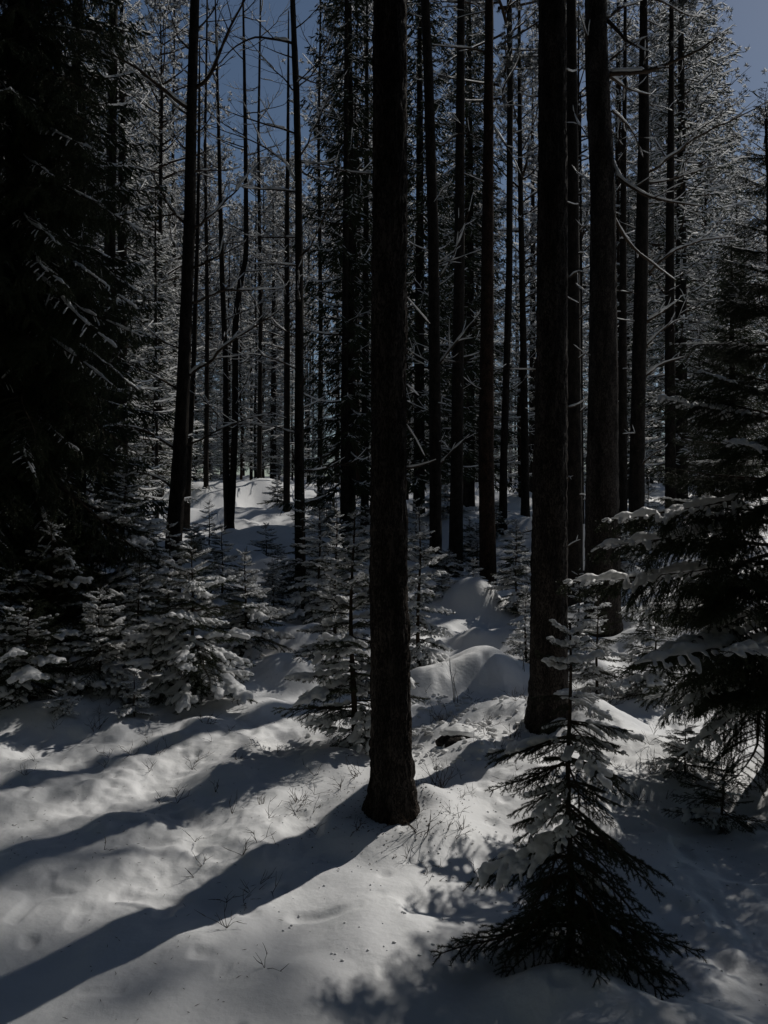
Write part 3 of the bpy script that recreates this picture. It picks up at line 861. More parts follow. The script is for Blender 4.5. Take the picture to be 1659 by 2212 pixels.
# the forked pair
t, b, pts, rad = px_tree('bare_tree', 'forked bare tree with two stems rising from one snowy base on the clearing', 'bare tree',
    [(496, 1172, 24), (494, 1110, 20), (488, 1040, 14), (488, 800, 12), (480, 600, 11), (474, 350, 8), (468, 120, 5), (464, -40, 2)], 14.6, M_BARKG, sides=18, bark=.004, flare=.1, rings=110)
stem = [px(a, y, 14.6) - b for a, y in [(496, 1150), (502, 1080), (508, 900), (508, 700), (520, 600), (532, 560), (531, 350), (527, 100), (524, -60)]]
link('trunk', trunk_mesh('trunk', stem, [w / F * 14.6 / 2 for w in (16, 14, 14, 13, 12, 11, 9, 6, 2)], 16, 100, M_BARKG, .004, 0, 1, 9), t)
rng = random.Random(77)
for j in range(30):
    z = rng.uniform(1.6, 10); sd = rng.choice([0, 1])
    src = pts if sd == 0 else stem
    p0 = Vector((float(np.interp(z, [p.z for p in src], [p.x for p in src])), 0, z))
    az = rng.uniform(0, 6.283); L = rng.uniform(.5, 1.5); e = rng.uniform(.1, .5); q = [p0]
    for s_ in range(4):
        q.append(q[-1] + Vector((math.cos(az), math.sin(az), e)).normalized() * L / 4); e += rng.uniform(0, .25)
    bare_branch(t, q, .012, 800 + j, depth=2, snow=.6 if z < 6 else .15, dens=.7, up=.3)

# --- tall spruces
def tall_spruce(label, pxx, d, crown, s=1.0, rz=0., trunk_r=.13, group=None, zoff=0.0, sxy=1.0):
    X = (pxx - CX) / F * d; z = g1(X, d)
    t = thing('spruce_tree', label, 'spruce tree', (X, d, z), group)
    H = 15 * s
    link('trunk', trunk_mesh('trunk', [Vector((0, 0, -.2)), Vector((0.02, 0, H * .5)), Vector((0, 0, H * .99))], [trunk_r, trunk_r * .6, .01], 14, 40, M_BARKG, .004, .2), t)
    c = add_crown(t, crown, z=zoff, s=s, rz=rz); c.scale = (s * sxy, s * sxy, s)
    return t
XL = (40 - CX) / F * 7.6
tl = thing('spruce_tree', 'huge dark spruce filling the far left edge with hanging boughs', 'spruce tree', (XL, 7.6, g1(XL, 7.6)))
link('trunk', trunk_mesh('trunk', [Vector((0, 0, -.2)), Vector((0.02, 0, 7)), Vector((0, 0, 14))], [.17, .11, .02], 20, 60, M_BARKG, .006, .2), tl)
rng = random.Random(44)
for i in range(270):
    f = (i + rng.random()) / 270
    z = .7 + 11.5 * f ** 1.1; az = i * 2.4 + rng.uniform(-.3, .3)
    put_branch(tl, 'drape', rng.choice([0, 1]), (0, 0, z), az, math.radians(-28 + 22 * f + rng.uniform(-12, 12)), (1.30 * (1 - f) ** .55 + .3) * rng.uniform(.6, 1.2), rng.random() < .30, rng.uniform(-.3, .3), 1.3)
tall_spruce('dark spruce standing behind the huge dark spruce at the far left', 165, 11.5, SPR_BIG, 1.0, 1.3, .14, sxy=.8)
tall_spruce('half-lit spruce with snowy bough tips next to the dark spruces at left', 262, 14.5, SPR_SNOW, .82, 2.2, .13, sxy=.8)
tall_spruce('tall narrow dark spruce just left of the middle foreground pine', 752, 15.0, SPR_BIG, 1.02, 4.0, .14, sxy=.66)
tall_spruce('bushy dark spruce behind the slim trunks right of the middle pine', 905, 16.5, SPR_BIG, 1.0, 5.0, .13, sxy=.75)
tall_spruce('big spruce loaded with snow, its crown against the blue sky at right', 1470, 18.5, SPR_SNOW, 1.08, 3.0, .17, sxy=1.2)
tall_spruce('dark spruce hidden low behind the near boughs at the far right', 1580, 14.5, SPR_DARK, .38, 2.6, .10, sxy=1.5)
tall_spruce('snowy spruce half hidden behind the third stout pine', 1335, 23.0, SPR_SNOW, 1.2, 3.3, .2, sxy=.8)
tall_spruce('snowy spruce rising behind the forked bare tree and left clearing edge', 345, 21.0, SPR_SNOW, .80, .3, .12)
tall_spruce('snowy spruce showing through the gap between the reddish pine and the second stout pine', 1150, 27.0, SPR_SNOW, 1.1, 2.9, .15, sxy=.7)
tall_spruce('snow-laden spruce high behind the slim dark trunks right of the middle pine', 1010, 20.0, SPR_SNOW, 1.05, 1.9, .15, sxy=.9)
tall_spruce('slim snowy spruce behind the tall slim bare tree', 590, 34.0, SPR_SNOW, .95, .9, .15, sxy=.9)
tall_spruce('dark low-branched spruce behind the reddish pine', 1015, 19.5, SPR_BIG, .95, .9, .13, sxy=.85)

# --- the near spruce at the right edge, branch by branch
XR, YR = (1672 - CX) / F * 4.7, 4.7
zr = g1(XR, YR)
tr = thing('spruce_tree', 'near spruce at the right edge with long level snow-topped branches', 'spruce tree', (XR, YR, zr))
link('trunk', trunk_mesh('trunk', [Vector((0, 0, -.2)), Vector((0.02, 0, 2)), Vector((-.05, 0, 3.95))], [.055, .035, .006], 14, 50, M_BARKG, .003, .2), tr)
def r1(tipx, tipy, dtip, zroot, idx, roll=0.0, snow=True, kind='comb'):
    if not snow: kind = 'long'
    tip = px(tipx, tipy, dtip); root = Vector((XR, YR, zroot)); v = tip - root
    L = v.length
    put_branch(tr, kind, idx, (0, 0, zroot - zr), math.atan2(v.y, v.x), math.asin(v.z / L) + .03, L, snow, roll)
r1(1385, 862, 4.55, 2.16, 2); r1(1290, 1135, 4.5, 1.72, 2); r1(1283, 1192, 4.35, 1.55, 1, .1); r1(1203, 1268, 4.6, 1.30, 2)
r1(1395, 1425, 4.2, 1.05, 2, .2); r1(1400, 1450, 3.8, .92, 1, -.2); r1(1440, 745, 4.9, 2.62, 0); r1(1540, 560, 4.6, 3.05, 0, kind='long'); r1(1500, 650, 4.7, 2.85, 1); r1(1565, 480, 4.7, 3.3, 0, kind='long'); r1(1470, 800, 4.2, 2.3, 0, kind='long')
r1(1560, 960, 4.1, 1.98, 2, -.1); r1(1560, 1420, 3.7, .85, 2); r1(1430, 1560, 4.3, .75, 1, .3); r1(1330, 1330, 5.3, 1.1, 1)
r1(1480, 1640, 4.2, .62, 1, .1); r1(1590, 1700, 3.8, .55, 0, .1, False); r1(1430, 1500, 4.7, .8, 0, .1, False); r1(1540, 1600, 4.6, .6, 1, -.2, False); r1(1600, 1330, 3.8, 1.2, 1, 0, False)
r1(1500, 1250, 4.0, 1.35, 0, .2, False); r1(1480, 1000, 5.2, 1.9, 0)
rng = random.Random(5)
for w in range(17):
    f = .14 + .80 * w / 16
    for j in range(5):
        az = rng.uniform(0, 6.283)
        dirx = math.cos(az)
        L = (1.25 * (1 - f) ** .8 + .12) * rng.uniform(.75, 1.1)
        if dirx < -.3: L *= .8
        put_branch(tr, 'long', rng.randrange(3), (0, 0, f * 3.95), az, math.radians(-12 + 40 * f + rng.uniform(-8, 8)), L, rng.random() < .3, rng.uniform(-.2, .2))
put_branch(tr, 'long', 0, (-.05, 0, 3.8), 1, math.radians(85), .4, False)

# --- foreground small spruce (built branch by branch)
def fore():
    d = 2.72; X = (1230 - CX) / F * d
    z = g1(X, d)
    H = EYE - (1345 - CY) / F * d - z
    t = thing('young_spruce', 'small thin spruce in the shaded right foreground, drooping lower branches', 'spruce', (X, d, z))
    zz = np.linspace(-.06, 1, 24)
    P = np.stack([.006 * np.sin(zz * 9), .004 * np.cos(zz * 7), zz * H], -1)
    mb = MB(); mb.tube(P, .0135 * (1 - .82 * np.clip(zz, 0, 1)) + .001, 10)
    link('trunk', mb.mesh('spruce_stem', [M_TWIG]), t)
    rng = random.Random(21)
    # (height in pixel rows, reach in pixels, count, elevation deg, snow chance)
    W = [(1372, 46, 4, 30, .8), (1402, 62, 5, 22, .9), (1432, 74, 5, 10, .7), (1448, 60, 3, 15, .6), (1512, 110, 5, 2, .7), (1560, 140, 4, -5, .35), (1595, 190, 6, -10, .4), (1640, 170, 6, -16, .25),
         (1690, 215, 6, -18, .25), (1740, 215, 5, -26, .12), (1790, 250, 7, -26, .22), (1845, 235, 5, -32, .15), (1880, 280, 7, -27, .2), (1925, 250, 5, -27, .05), (1965, 310, 7, -20, .05),
         (2005, 270, 4, -12, .1), (2040, 230, 3, -6, .1)]
    for y, reach, k, el, sp in W:
        h = EYE - (y - CY) / F * d - z
        a0 = rng.uniform(0, 6.28)
        for j in range(k):
            az = a0 + j * 6.283 / k + rng.uniform(-.3, .3)
            L = reach / F * d * rng.uniform(.5, 1.15)
            i = rng.choice([1, 2, 3]) if rng.random() < .6 else 0
            if y > 1650: i = rng.choice([0, 0, 1, 2])
            if y < 1460:
                put_branch(t, 'tip', j % 2, (0, 0, h), az, math.radians(el), L, rng.random() < sp); continue
            put_branch(t, 'fore', i, (0, 0, h + rng.uniform(-.015, .015)), az, math.radians(el + rng.uniform(-6, 6)), L, rng.random() < sp, rng.uniform(-.2, .2))
    # the long low branch that reaches out to the left over the snow
    for (tx, ty, y0, dd) in [(945, 2050, 1985, -.05), (1010, 1900, 1850, .1), (1385, 1590, 1560, .0), (1055, 1640, 1590, .1), (1512, 2040, 1960, -.1), (1440, 1880, 1780, .05), (1062, 1700, 1650, -.1)]:
        root = Vector((0, 0, EYE - (y0 - CY) / F * d - z)); tip = px(tx, ty, d + dd) - Vector((X, d, z)); v = tip - root
        put_branch(t, 'fore', 1, root, math.atan2(v.y, v.x), math.asin(v.z / v.length) + .08, v.length * 1.03, ty < 1600, 0)
    put_branch(t, 'fore', 0, (0, 0, H * .93), 1, math.radians(86), .10, False)
fore()

# --- young spruces of the middle distance
def ys(label, pxx, pyb, pyt, d, halfw, seed, whorls=11, per=6, e0=-18, e1=30, snowp=.85, **k):
    X = (pxx - CX) / F * d; z = g1(X, d)
    H = EYE - (pyt - CY) / F * d - z
    return young_spruce(label, X, d, H, halfw / F * d, 'mid', seed, whorls, per, e0, e1, snowp, **k)
ys('young spruce just left behind the middle pine, its fan of lower branches over the snow', 762, 1630, 1085, 5.2, 165, 1, 15, 7, -14, 35, .7, idxs=(0, 1, 2))
ys('snow-laden young spruce behind, showing above the one left of the middle pine', 725, 1420, 1085, 7.4, 88, 2, 13, 7, snowp=1, idxs=(2, 3, 3))
ys('snow-laden young spruce showing to the right of the middle pine', 905, 1400, 1085, 7.3, 95, 3, 12, 7, snowp=.95, idxs=(1, 2, 3))
ys('broad snowy young spruce between the path and the left thicket', 415, 1530, 1165, 6.3, 175, 4, 13, 8, -20, 25, .8, idxs=(1, 2, 3))
ys('rounded snowy spruce behind the broad one, beside the path', 530, 1430, 1185, 7.6, 115, 5, 11, 8, -15, 30, .85, idxs=(1, 2, 3))
ys('slim snow-dotted young spruce in the left thicket, forward of the tall one', 215, 1540, 1265, 6.1, 115, 6, 11, 7, -20, 30, .8, idxs=(1, 2, 3))
ys('tallest young spruce of the left thicket, dark with lit bough tips', 270, 1420, 1000, 8.0, 155, 7, 15, 8, -12, 25, .75, idxs=(0, 1, 2, 3))
ys('shaded young spruce leaning out at the left edge of the snow', 60, 1560, 1290, 5.9, 170, 8, 11, 8, -18, 30, .5, idxs=(0, 1))
ys('dark young spruce beneath the huge spruce at the left edge', 110, 1480, 1120, 7.0, 165, 9, 13, 8, -12, 30, .4, idxs=(0, 1))
ys('low snowy spruce seedling at the foot of the left thicket', 290, 1560, 1450, 5.7, 62, 10, 6, 6, -5, 30, .9, idxs=(2, 3))
ys('small spruce in the gap between the second and third stout pines', 1250, 0, 1225, 7.6, 60, 41, 9, 6, -10, 30, .7, idxs=(1, 2, 3))
ys('tiny spruce seedling almost buried at the left edge of the path', 130, 1590, 1490, 5.6, 60, 20, 6, 6, -5, 30, .9, idxs=(2, 3))
ys('thin spruce sapling standing before the clearing', 452, 1190, 1080, 12.5, 45, 11, 9, 5, 0, 30, .3, idxs=(0, 1))
ys('dark young spruce at the right edge of the clearing', 655, 1330, 1040, 9.2, 68, 12, 12, 7, -15, 25, .35, idxs=(0, 1))
ys('small snow-capped spruce behind the round snow mound', 1022, 1290, 1205, 10.8, 48, 13, 7, 6, -20, 25, 1, idxs=(2, 3))
ys('dark rounded young spruce left of the second stout pine', 1115, 1330, 1145, 9.4, 72, 14, 10, 8, -20, 25, .7, idxs=(1, 2, 3))
ys('young spruce behind the second stout pine, under the near boughs', 1290, 1480, 1270, 6.6, 95, 15, 10, 7, -10, 30, .6, idxs=(0, 1, 2))
ys('shaded young spruce low under the near spruce boughs at right', 1415, 1500, 1290, 6.4, 130, 16, 10, 7, -15, 25, .5, idxs=(0, 1, 2))
ys('dark seedling beneath the lowest boughs of the near right spruce', 1480, 0, 1560, 4.6, 110, 27, 7, 6, -5, 20, .3, idxs=(0, 1))
ys('shaded spruce seedling on the right edge of the snow', 1560, 1790, 1640, 4.0, 120, 17, 7, 5, -5, 20, .35, idxs=(0,))
ys('young spruce on the slope right of the clearing', 575, 1230, 1130, 12.5, 50, 18, 8, 6, -10, 30, .6, idxs=(0, 1, 2))
ys('snowy young spruce low between the path and the dark central spruce', 690, 1260, 1090, 11.0, 60, 19, 9, 7, -10, 30, .8, idxs=(1, 2, 3))

UND = [('dark young spruce far behind the slim trunks, right beside the middle pine', 898, 14.0, 1075, 62), ('small snowy spruce between the reddish pine and the curving pine', 1072, 15.0, 1085, 52),
       ('shaded young spruce under the snow-laden crown right of the middle pine', 962, 16.0, 1050, 66), ('young spruce on the far slope below the dark central spruce', 705, 15.5, 1045, 60),
       ('half-snowy spruce behind the dark pine right of the third stout pine', 1400, 13.0, 1040, 80),
       ('dark young spruce in the left thicket, below the two close trunks', 85, 8.3, 1050, 150), ('shaded young spruce squeezed behind the broad snowy one', 365, 7.6, 1120, 105),
       ('drooping young spruce in the middle of the left thicket', 150, 7.7, 1130, 125), ('young spruce between the rounded snowy one and the forked bare tree', 480, 9.6, 1130, 75),
       ('small spruce at the edge of the path below the dark central spruce', 590, 8.8, 1210, 66), ('shaded young spruce at the very left edge of the thicket', 25, 6.7, 1210, 130),
       ('tangled young spruce in front of the tallest one in the left thicket', 300, 6.9, 1210, 110), ('young spruce peeping above the snow-laden one left of the middle pine', 690, 8.7, 1090, 80),
       ('bushy young spruce behind the slim trunks below the reddish pine', 1030, 12.8, 1130, 66), ('half-lit young spruce right behind the middle pine', 860, 9.0, 1080, 80),
       ('bushy young spruce low behind the slim trunks, right of the middle pine', 965, 11.8, 1190, 60), ('shaded young spruce at the foot of the dark central spruce', 735, 11.5, 1120, 70),
       ('young spruce on the left of the path bend, partly lit', 600, 10.2, 1180, 62), ('dark young spruce deep in the left thicket behind the tallest one', 190, 9.6, 1060, 100),
       ('half-lit young spruce between the left thicket and the leaning bare tree', 330, 9.0, 1110, 80), ('snowy young spruce left of the foot of the forked bare tree', 420, 11.5, 1130, 55),
       ('dark young spruce in the gap left of the reddish pine foot', 1015, 14.0, 1120, 60), ('young spruce filling the space between the reddish and second stout pines', 1115, 12.0, 1120, 60),
       ('young spruce behind the foot of the third stout pine', 1340, 10.5, 1130, 80), ('shaded young spruce low behind the near spruce trunk', 1550, 9.0, 1150, 110),
       ('small spruce on the crest right of the clearing', 600, 18.5, 1030, 40), ('spruce clump below the dark central spruce, seen past the slim straight tree', 790, 13.5, 1090, 70),
       ('bushy shaded spruce at the far left under the huge spruce, nearest the ground snow', 10, 7.4, 1200, 150), ('dense young spruce behind the left thicket at the clearing edge', 260, 12.5, 1030, 80),
       ('low spruce right of the largest snow mound, by the second stout pine', 1135, 7.6, 1270, 55), ('small spruce beside the round snow mound on its left', 955, 9.8, 1230, 50),
       ('dark spruce thicket piece left of the first two close trunks', 150, 12.5, 1000, 90)]
for i, (lb, x_, d_, yt, hw) in enumerate(UND):
    z_ = g1((x_ - CX) / F * d_, d_)
    ys(lb, x_, 0, yt, d_, hw, 60 + i, 10, 7, -15, 28, [.9, .5, .8][i % 3], idxs=[(1, 2, 3), (0, 1, 2)][i % 2])

# --- far forest
rng = random.Random(99)
lab = {'s': 'snow-dusted spruce far back in the forest', 'p': 'slender snowy pine far back in the forest', 't': 'thin bare pole-like trunk far back in the forest'}
far_trunks = []
for i in range(4):
    r = random.Random(i)
    pts = [Vector((0, 0, -.3))] + [Vector((r.uniform(-.12, .12), r.uniform(-.1, .1), z)) for z in (3, 6, 9, 12)] + [Vector((0, 0, 15))]
    far_trunks.append(trunk_mesh('far_trunk', pts, [.12, .10, .085, .07, .05, .015], 10, 60, [M_BARKG, M_BARKR][i % 2], .004, .2, 1, i))
def deadset(seed):
    r = random.Random(seed); mb = MB(); sb = MB()
    for j in range(26):
        z = r.uniform(1.2, 10); az = r.uniform(0, 6.28); L = r.uniform(.3, 1.1)
        p = np.array([0, 0, z]); d = np.array([math.cos(az), math.sin(az), r.uniform(-.3, .4)])
        grow_twigs(mb, sb, [p, p + d * L * .5, p + d * L + [0, 0, r.uniform(-.1, .2)]], .010, r, 1, .1, .8, dens=.6)
    return mb.mesh('dead_branches', [M_TWIG]), sb.mesh('dead_branch_snow', [M_SNOWF])
DEAD = [deadset(i) for i in range(3)]
ZONES = [(-9e9, 200, 'behind the dark boughs at far left'), (200, 400, 'left of the leaning bare tree'), (400, 640, 'behind the sunlit clearing'), (640, 840, 'around the dark central spruce'),
         (840, 1050, 'between the middle pine and the reddish pine'), (1050, 1190, 'between the reddish and the second stout pine'), (1190, 1310, 'between the second and third stout pines'),
         (1310, 1480, 'right of the third stout pine'), (1480, 9e9, 'behind the near spruce at the right edge')]
def far_tree(kind, X, Y, s, rz, label=None, group=None):
    z = g1(X, Y)
    u_ = CX + X / Y * F
    zn = [q[2] for q in ZONES if q[0] <= u_ < q[1]][0]
    if label is None:
        label = {'s': 'snow-dusted spruce far back, ', 'p': 'slender snowy pine far back, ', 't': 'thin bare pole-like trunk far back, '}[kind] + zn
        group = {'s': 'far spruces ', 'p': 'far pines ', 't': 'far bare trunks '}[kind] + zn
    t = thing({'s': 'spruce_tree', 'p': 'pine_tree', 't': 'bare_tree'}[kind], label or lab[kind], {'s': 'spruce tree', 'p': 'pine tree', 't': 'bare tree'}[kind], (X, Y, z),
              group or {'s': 'spruces far back in the forest', 'p': 'pines far back in the forest', 't': 'bare trunks far back in the forest'}[kind], rz)
    i = int(rz * 1000) % 4
    w = .8 if kind != 't' else .55
    link('trunk', far_trunks[i], t, (0, 0, 0), (0, 0, 0), (w * s, w * s, s))
    if kind == 's': add_crown(t, SPR_FAR[i % 3], s=s)
    elif kind == 'p': add_crown(t, PINE_FAR[i % 3], s=s)
    if kind != 's':
        m, sn = DEAD[i % 3]
        q = link('dead_branches', m, t, (0, 0, 0), None, (s, s, s)); link('snow_load', sn, q)
    return t
placed = []
LIT = []
for (a, b_, dd) in [(420, 1080, 18), (520, 1080, 18), (580, 1070, 19), (470, 1060, 22), (560, 1050, 24), (350, 1060, 22), (560, 1080, 21),
                    (415, 1250, 6.3), (300, 1250, 6.5), (200, 1350, 6.1), (530, 1250, 7.6), (270, 1100, 8), (100, 1300, 6.5), (600, 1400, 7.5), (560, 1450, 7), (650, 1330, 8.5),
                    (760, 1250, 5.3), (720, 1150, 7.4), (905, 1180, 7.3), (1020, 1280, 9.6), (1030, 1420, 7), (1000, 1560, 5.8), (1350, 1130, 4.5), (1300, 1260, 4.6), (1450, 860, 4.6),
                    (1115, 1200, 9.4), (1290, 1300, 6.6), (100, 600, 8), (200, 800, 8), (340, 500, 14.5), (1450, 500, 13.5), (1450, 250, 13.5), (1550, 700, 13), (150, 1580, 5.6)]:
    LIT.append(px(a, b_, dd))
def blocks0(X, Y, z0, H, R, tp=.7): return blocks(X, Y, z0, H, R * 1.5 + .3, LIT[:7] + [px(a_, b_, d_) for a_ in (400, 450, 500, 550, 600) for b_, d_ in ((1100, 18), (1080, 21), (1060, 25))], tp)
def blocks(X, Y, z0, H, R, pts_=None, tp=.7):
    n_ = 0
    for p in (pts_ or LIT):
        dx, dy = X - p.x, Y - p.y
        t_ = dx * math.sin(SUN_AZ) + dy * math.cos(SUN_AZ)
        pr = abs(dx * math.cos(SUN_AZ) - dy * math.sin(SUN_AZ))
        z = p.z + t_ * math.tan(SUN_EL) - g1(X, Y)
        if t_ > 1 and z0 < z < H:
            f_ = (z - z0) / (H - z0)
            if pr < R * (1 - f_) ** tp + .2: n_ += 1
    return n_
def okspot(X, Y, gap):
    for a, b_ in placed:
        if (a - X) ** 2 + (b_ - Y) ** 2 < gap * gap: return False
    placed.append((X, Y)); return True
n = 0
tries = 0
while n < 235 and tries < 16000:
    tries += 1
    Y = rng.choice([rng.uniform(20, 25.5), rng.uniform(35, 42), rng.uniform(35, 42), rng.uniform(52, 60), rng.uniform(52, 60)])
    u = rng.uniform(-.54, .54)
    X = u * Y
    pxx = CX + u * F
    if 360 < pxx < 610 and Y < 33: continue
    if pxx > 1480 and rng.random() < .4: continue           # the sunlit clearing
    if not okspot(X, Y, 1.35 + Y * .014): continue
    r = rng.random()
    kind = 's' if r < .40 else 'p' if r < .86 else 't'
    row = rng.uniform(-60, 160)
    if 380 < pxx < 720: row = rng.uniform(330, 520)
    if pxx > 1500: row = rng.uniform(180, 420)
    s = min((EYE + (CY - row) / F * Y - g1(X, Y)) / 15, 1.4)
    if kind == 's': s *= rng.uniform(.6, 1)
    if 1060 < pxx < 1180 and kind == 's': kind = 't'
    if kind != 't' and blocks0(X, Y, 1.2 * s if kind == 's' else 5 * s, 15 * s, 1.9 * s, .7 if kind == 's' else .15): continue
    if kind != 't' and blocks(X, Y, 1.2 * s if kind == 's' else 5 * s, 15 * s, 1.9 * s) > 1: s *= .55
    far_tree(kind, X, Y, s, rng.uniform(0, 6.28))
    n += 1
n = 0; tries = 0
while n < 60 and tries < 4000:
    tries += 1
    Y = rng.choice([rng.uniform(19, 24), rng.uniform(26, 34), rng.uniform(43, 51)]); u = rng.uniform(-.5, .5); X = u * Y; pxx = CX + u * F
    if 370 < pxx < 620 and Y < 30: continue
    if not okspot(X, Y, .9): continue
    s = rng.uniform(.26, .46)
    if blocks0(X, Y, .3, 15 * s, 1.5 * s): continue
    z = g1(X, Y); zn = [q[2] for q in ZONES if q[0] <= pxx < q[1]][0]
    t = thing('young_spruce', 'low snow-covered spruce among the far trunks, ' + zn, 'spruce', (X, Y, z), 'low far spruces ' + zn, rng.uniform(0, 6))
    link('trunk', far_trunks[n % 4], t, None, None, (.4, .4, s))
    c = add_crown(t, [SPR_SNOW, SPR_FAR[n % 3]][n % 2], s=s); c.scale = (s * 1.6, s * 1.6, s)
    n += 1
# --- trees off to the sunny side that throw the shade on the foreground
SH = [('pine_tall', 4.6, 5.6), ]
def side_spruce(X, Y, s, rz, label, sxy=1.0):
    z = g1(X, Y)
    t = thing('spruce_tree', label, 'spruce tree', (X, Y, z))
    link('trunk', far_trunks[1], t, (0, 0, 0), (0, 0, 0), (s, s, s))
    c = add_crown(t, SPR_DARK, s=s, rz=rz); c.scale = (s * sxy, s * sxy, s)
tq = thing('pine_tree', 'tall dense pine out of view on the sunny side, shading the right foreground', 'pine tree', (10.1, 11.05, g1(10.1, 11.05)))
link('trunk', far_trunks[1], tq)
for zc, sc in ((6.6, .75), (7.6, .7), (9, .7)):
    c = add_crown(tq, SPR_DARK, z=zc, rz=zc); c.scale = (1.0, 1.0, sc * .6)
PINE_THIN = pine_crown(10, .5, 2.4, 26, nb=46, tufts=11, blade=.12, wid=.010, cover=.6, dead=0, nn=18)
for i, (al, pe, zc) in enumerate([(21, -3.8, 15.2), (22.5, -2.7, 16.2), (24, -4.9, 17.5), (26, -3.4, 19.5)]):  # unseen pines added so their soft crown shade mutes the foreground snow
    X, Y = .65 * al + .76 * pe, .76 * al - .65 * pe
    tq = thing('pine_tree', 'unseen tall sparse-crowned pine added on the sunny side to dim the foreground', 'pine tree', (X, Y, g1(X, Y)), 'unseen sparse pines added for shade')
    link('trunk', far_trunks[i], tq, None, None, (.8, .8, (zc + 9) / 15))
    add_crown(tq, PINE_THIN, z=zc - 1.5, rz=i)
# --- unseen forest behind and beside the viewpoint, added to block sky light
rngb = random.Random(8)
for i, (X, Y) in enumerate([(-3.5, -2.5), (-6.5, -1), (-1.2, -4.5), (2.2, -3.2), (5.2, -2), (-5.5, 3.0), (-8.5, 3.4), (6.5, 1.2), (-4.2, -6.5), (4.0, -6.0), (0.3, -8), (-8.8, -5), (8.8, -4.5), (-9.5, 8), (-7.2, 5.6), (-1, -1.9), (3.3, -.8), (-3.4, .4), (7.5, -1.5), (1.5, -5.5), (-6.5, -4), (6.5, -4), (-10.5, 0), (-11, 5), (10, 1.5)]):
    z = g1(X, Y)
    t = thing('spruce_tree', 'unseen tall dark spruce of the forest behind the viewpoint, added to block sky light', 'spruce tree', (X, Y, z), 'spruces behind the viewpoint')
    link('trunk', far_trunks[i % 4], t, (0, 0, 0), (0, 0, 0), (1, 1, 1))
    c = add_crown(t, SPR_DARK, rz=i * 1.1, z=rngb.uniform(.6, 1.5)); c.scale = (1.3, 1.3, 1.25)

# ------------------------------------------------------------------ small things on the snow
def shrub(label, pxx, pyy, d, n, h, spread, seed, snow=.25, r=.0022, material=None, name='twiggy_shrub', cat='shrub', up=.2, depth=1, dens=.9):
    rng = random.Random(seed)
    X = (pxx - CX) / F * d; z = g1(X, d)
    mb = MB(); sb = MB()
    for i in range(n):
        az = rng.uniform(0, 6.28); q = [np.array([rng.uniform(-.2, .2) * spread, rng.uniform(-.2, .2) * spread, -.02])]
        lean = rng.uniform(.1, 1) * spread / h
        d3 = np.array([math.cos(az) * lean, math.sin(az) * lean, 1.0]); d3 /= np.linalg.norm(d3)
        L = h * rng.uniform(.6, 1.2)
        for s_ in range(4):
            d3 = d3 + np.array([rng.gauss(0, .15), rng.gauss(0, .15), -.05]); d3 /= np.linalg.norm(d3)
            q.append(q[-1] + d3 * L / 4)
        grow_twigs(mb, sb, q, r, rng, depth, up, snow, dens=dens * 2)
    t = thing(name, label, cat, (X, d, z))
    a = link('stems', mb.mesh('shrub_stems', [material or M_TWIG]), t)
    if sb.n: link('snow_load', sb.mesh('shrub_snow', [M_SNOWB]), a)
shrub('twiggy shrub poking from the snow just right of the middle pine base', 945, 1695, 4.35, 9, .16, .16, 1)
shrub('flattened twiggy shrub in the snow below right of the middle pine', 905, 1815, 3.75, 8, .13, .20, 2)
shrub('sparse twiggy shrub beside the fan of low spruce branches', 770, 1680, 4.5, 7, .10, .18, 3)
shrub('snow-dusted low shrub at the foot of the second stout pine', 1120, 1600, 5.3, 12, .15, .25, 4, snow=.9)
shrub('snow-dusted low shrub in front of the snow mounds', 960, 1560, 5.9, 12, .15, .28, 5, snow=.9)
shrub('snow-furred bush between the second stout pine and the near boughs', 1300, 1420, 6.1, 16, .26, .30, 6, snow=1.0)
shrub('two tall thin twigs rising before the largest snow mound', 985, 1470, 6.3, 3, .42, .10, 7, snow=.1, r=.003, dens=.3)
shrub('single dark sapling twig left of the second stout pine', 1128, 1425, 7.0, 2, .42, .10, 8, snow=.1, r=.003, dens=.3)
shrub('low snowy twigs at the right of the shaded foreground slope', 1230 + 190, 1690, 4.6, 8, .14, .2, 9, snow=.6)
shrub('frosted twigs beside the second pine and largest mound', 1120, 1500, 6.3, 10, .16, .25, 10, snow=1.0)
shrub('cluster of upright dry stalks in the sunlit snow below the double shadow', 645, 1745, 4.15, 6, .10, .05, 11, snow=0, material=M_DRY, name='dry_stalks', cat='grass', dens=.1)
shrub('small tuft of dry stalks left of the upright cluster', 565, 1755, 4.1, 5, .07, .05, 12, snow=0, material=M_DRY, name='dry_stalks', cat='grass', dens=.1)
shrub('short twigs near the thin upper shadow line on the snow', 515, 1660, 4.8, 5, .07, .07, 13, snow=.2)
shrub('dark twigs poking out in the shaded band of snow at left', 450, 1590, 5.5, 5, .12, .12, 14, snow=.2)
shrub('sparse twigs beside the seedlings at the foot of the left thicket', 205, 1590, 5.4, 7, .10, .16, 15, snow=.6)
shrub('fine twigs right of the sunlit strip below the middle pine', 930, 1890, 3.4, 5, .06, .10, 16, snow=.1)
shrub('tiny twigs close below the small shrub of the middle pine', 1000, 1800, 3.8, 5, .08, .09, 17, snow=.2)
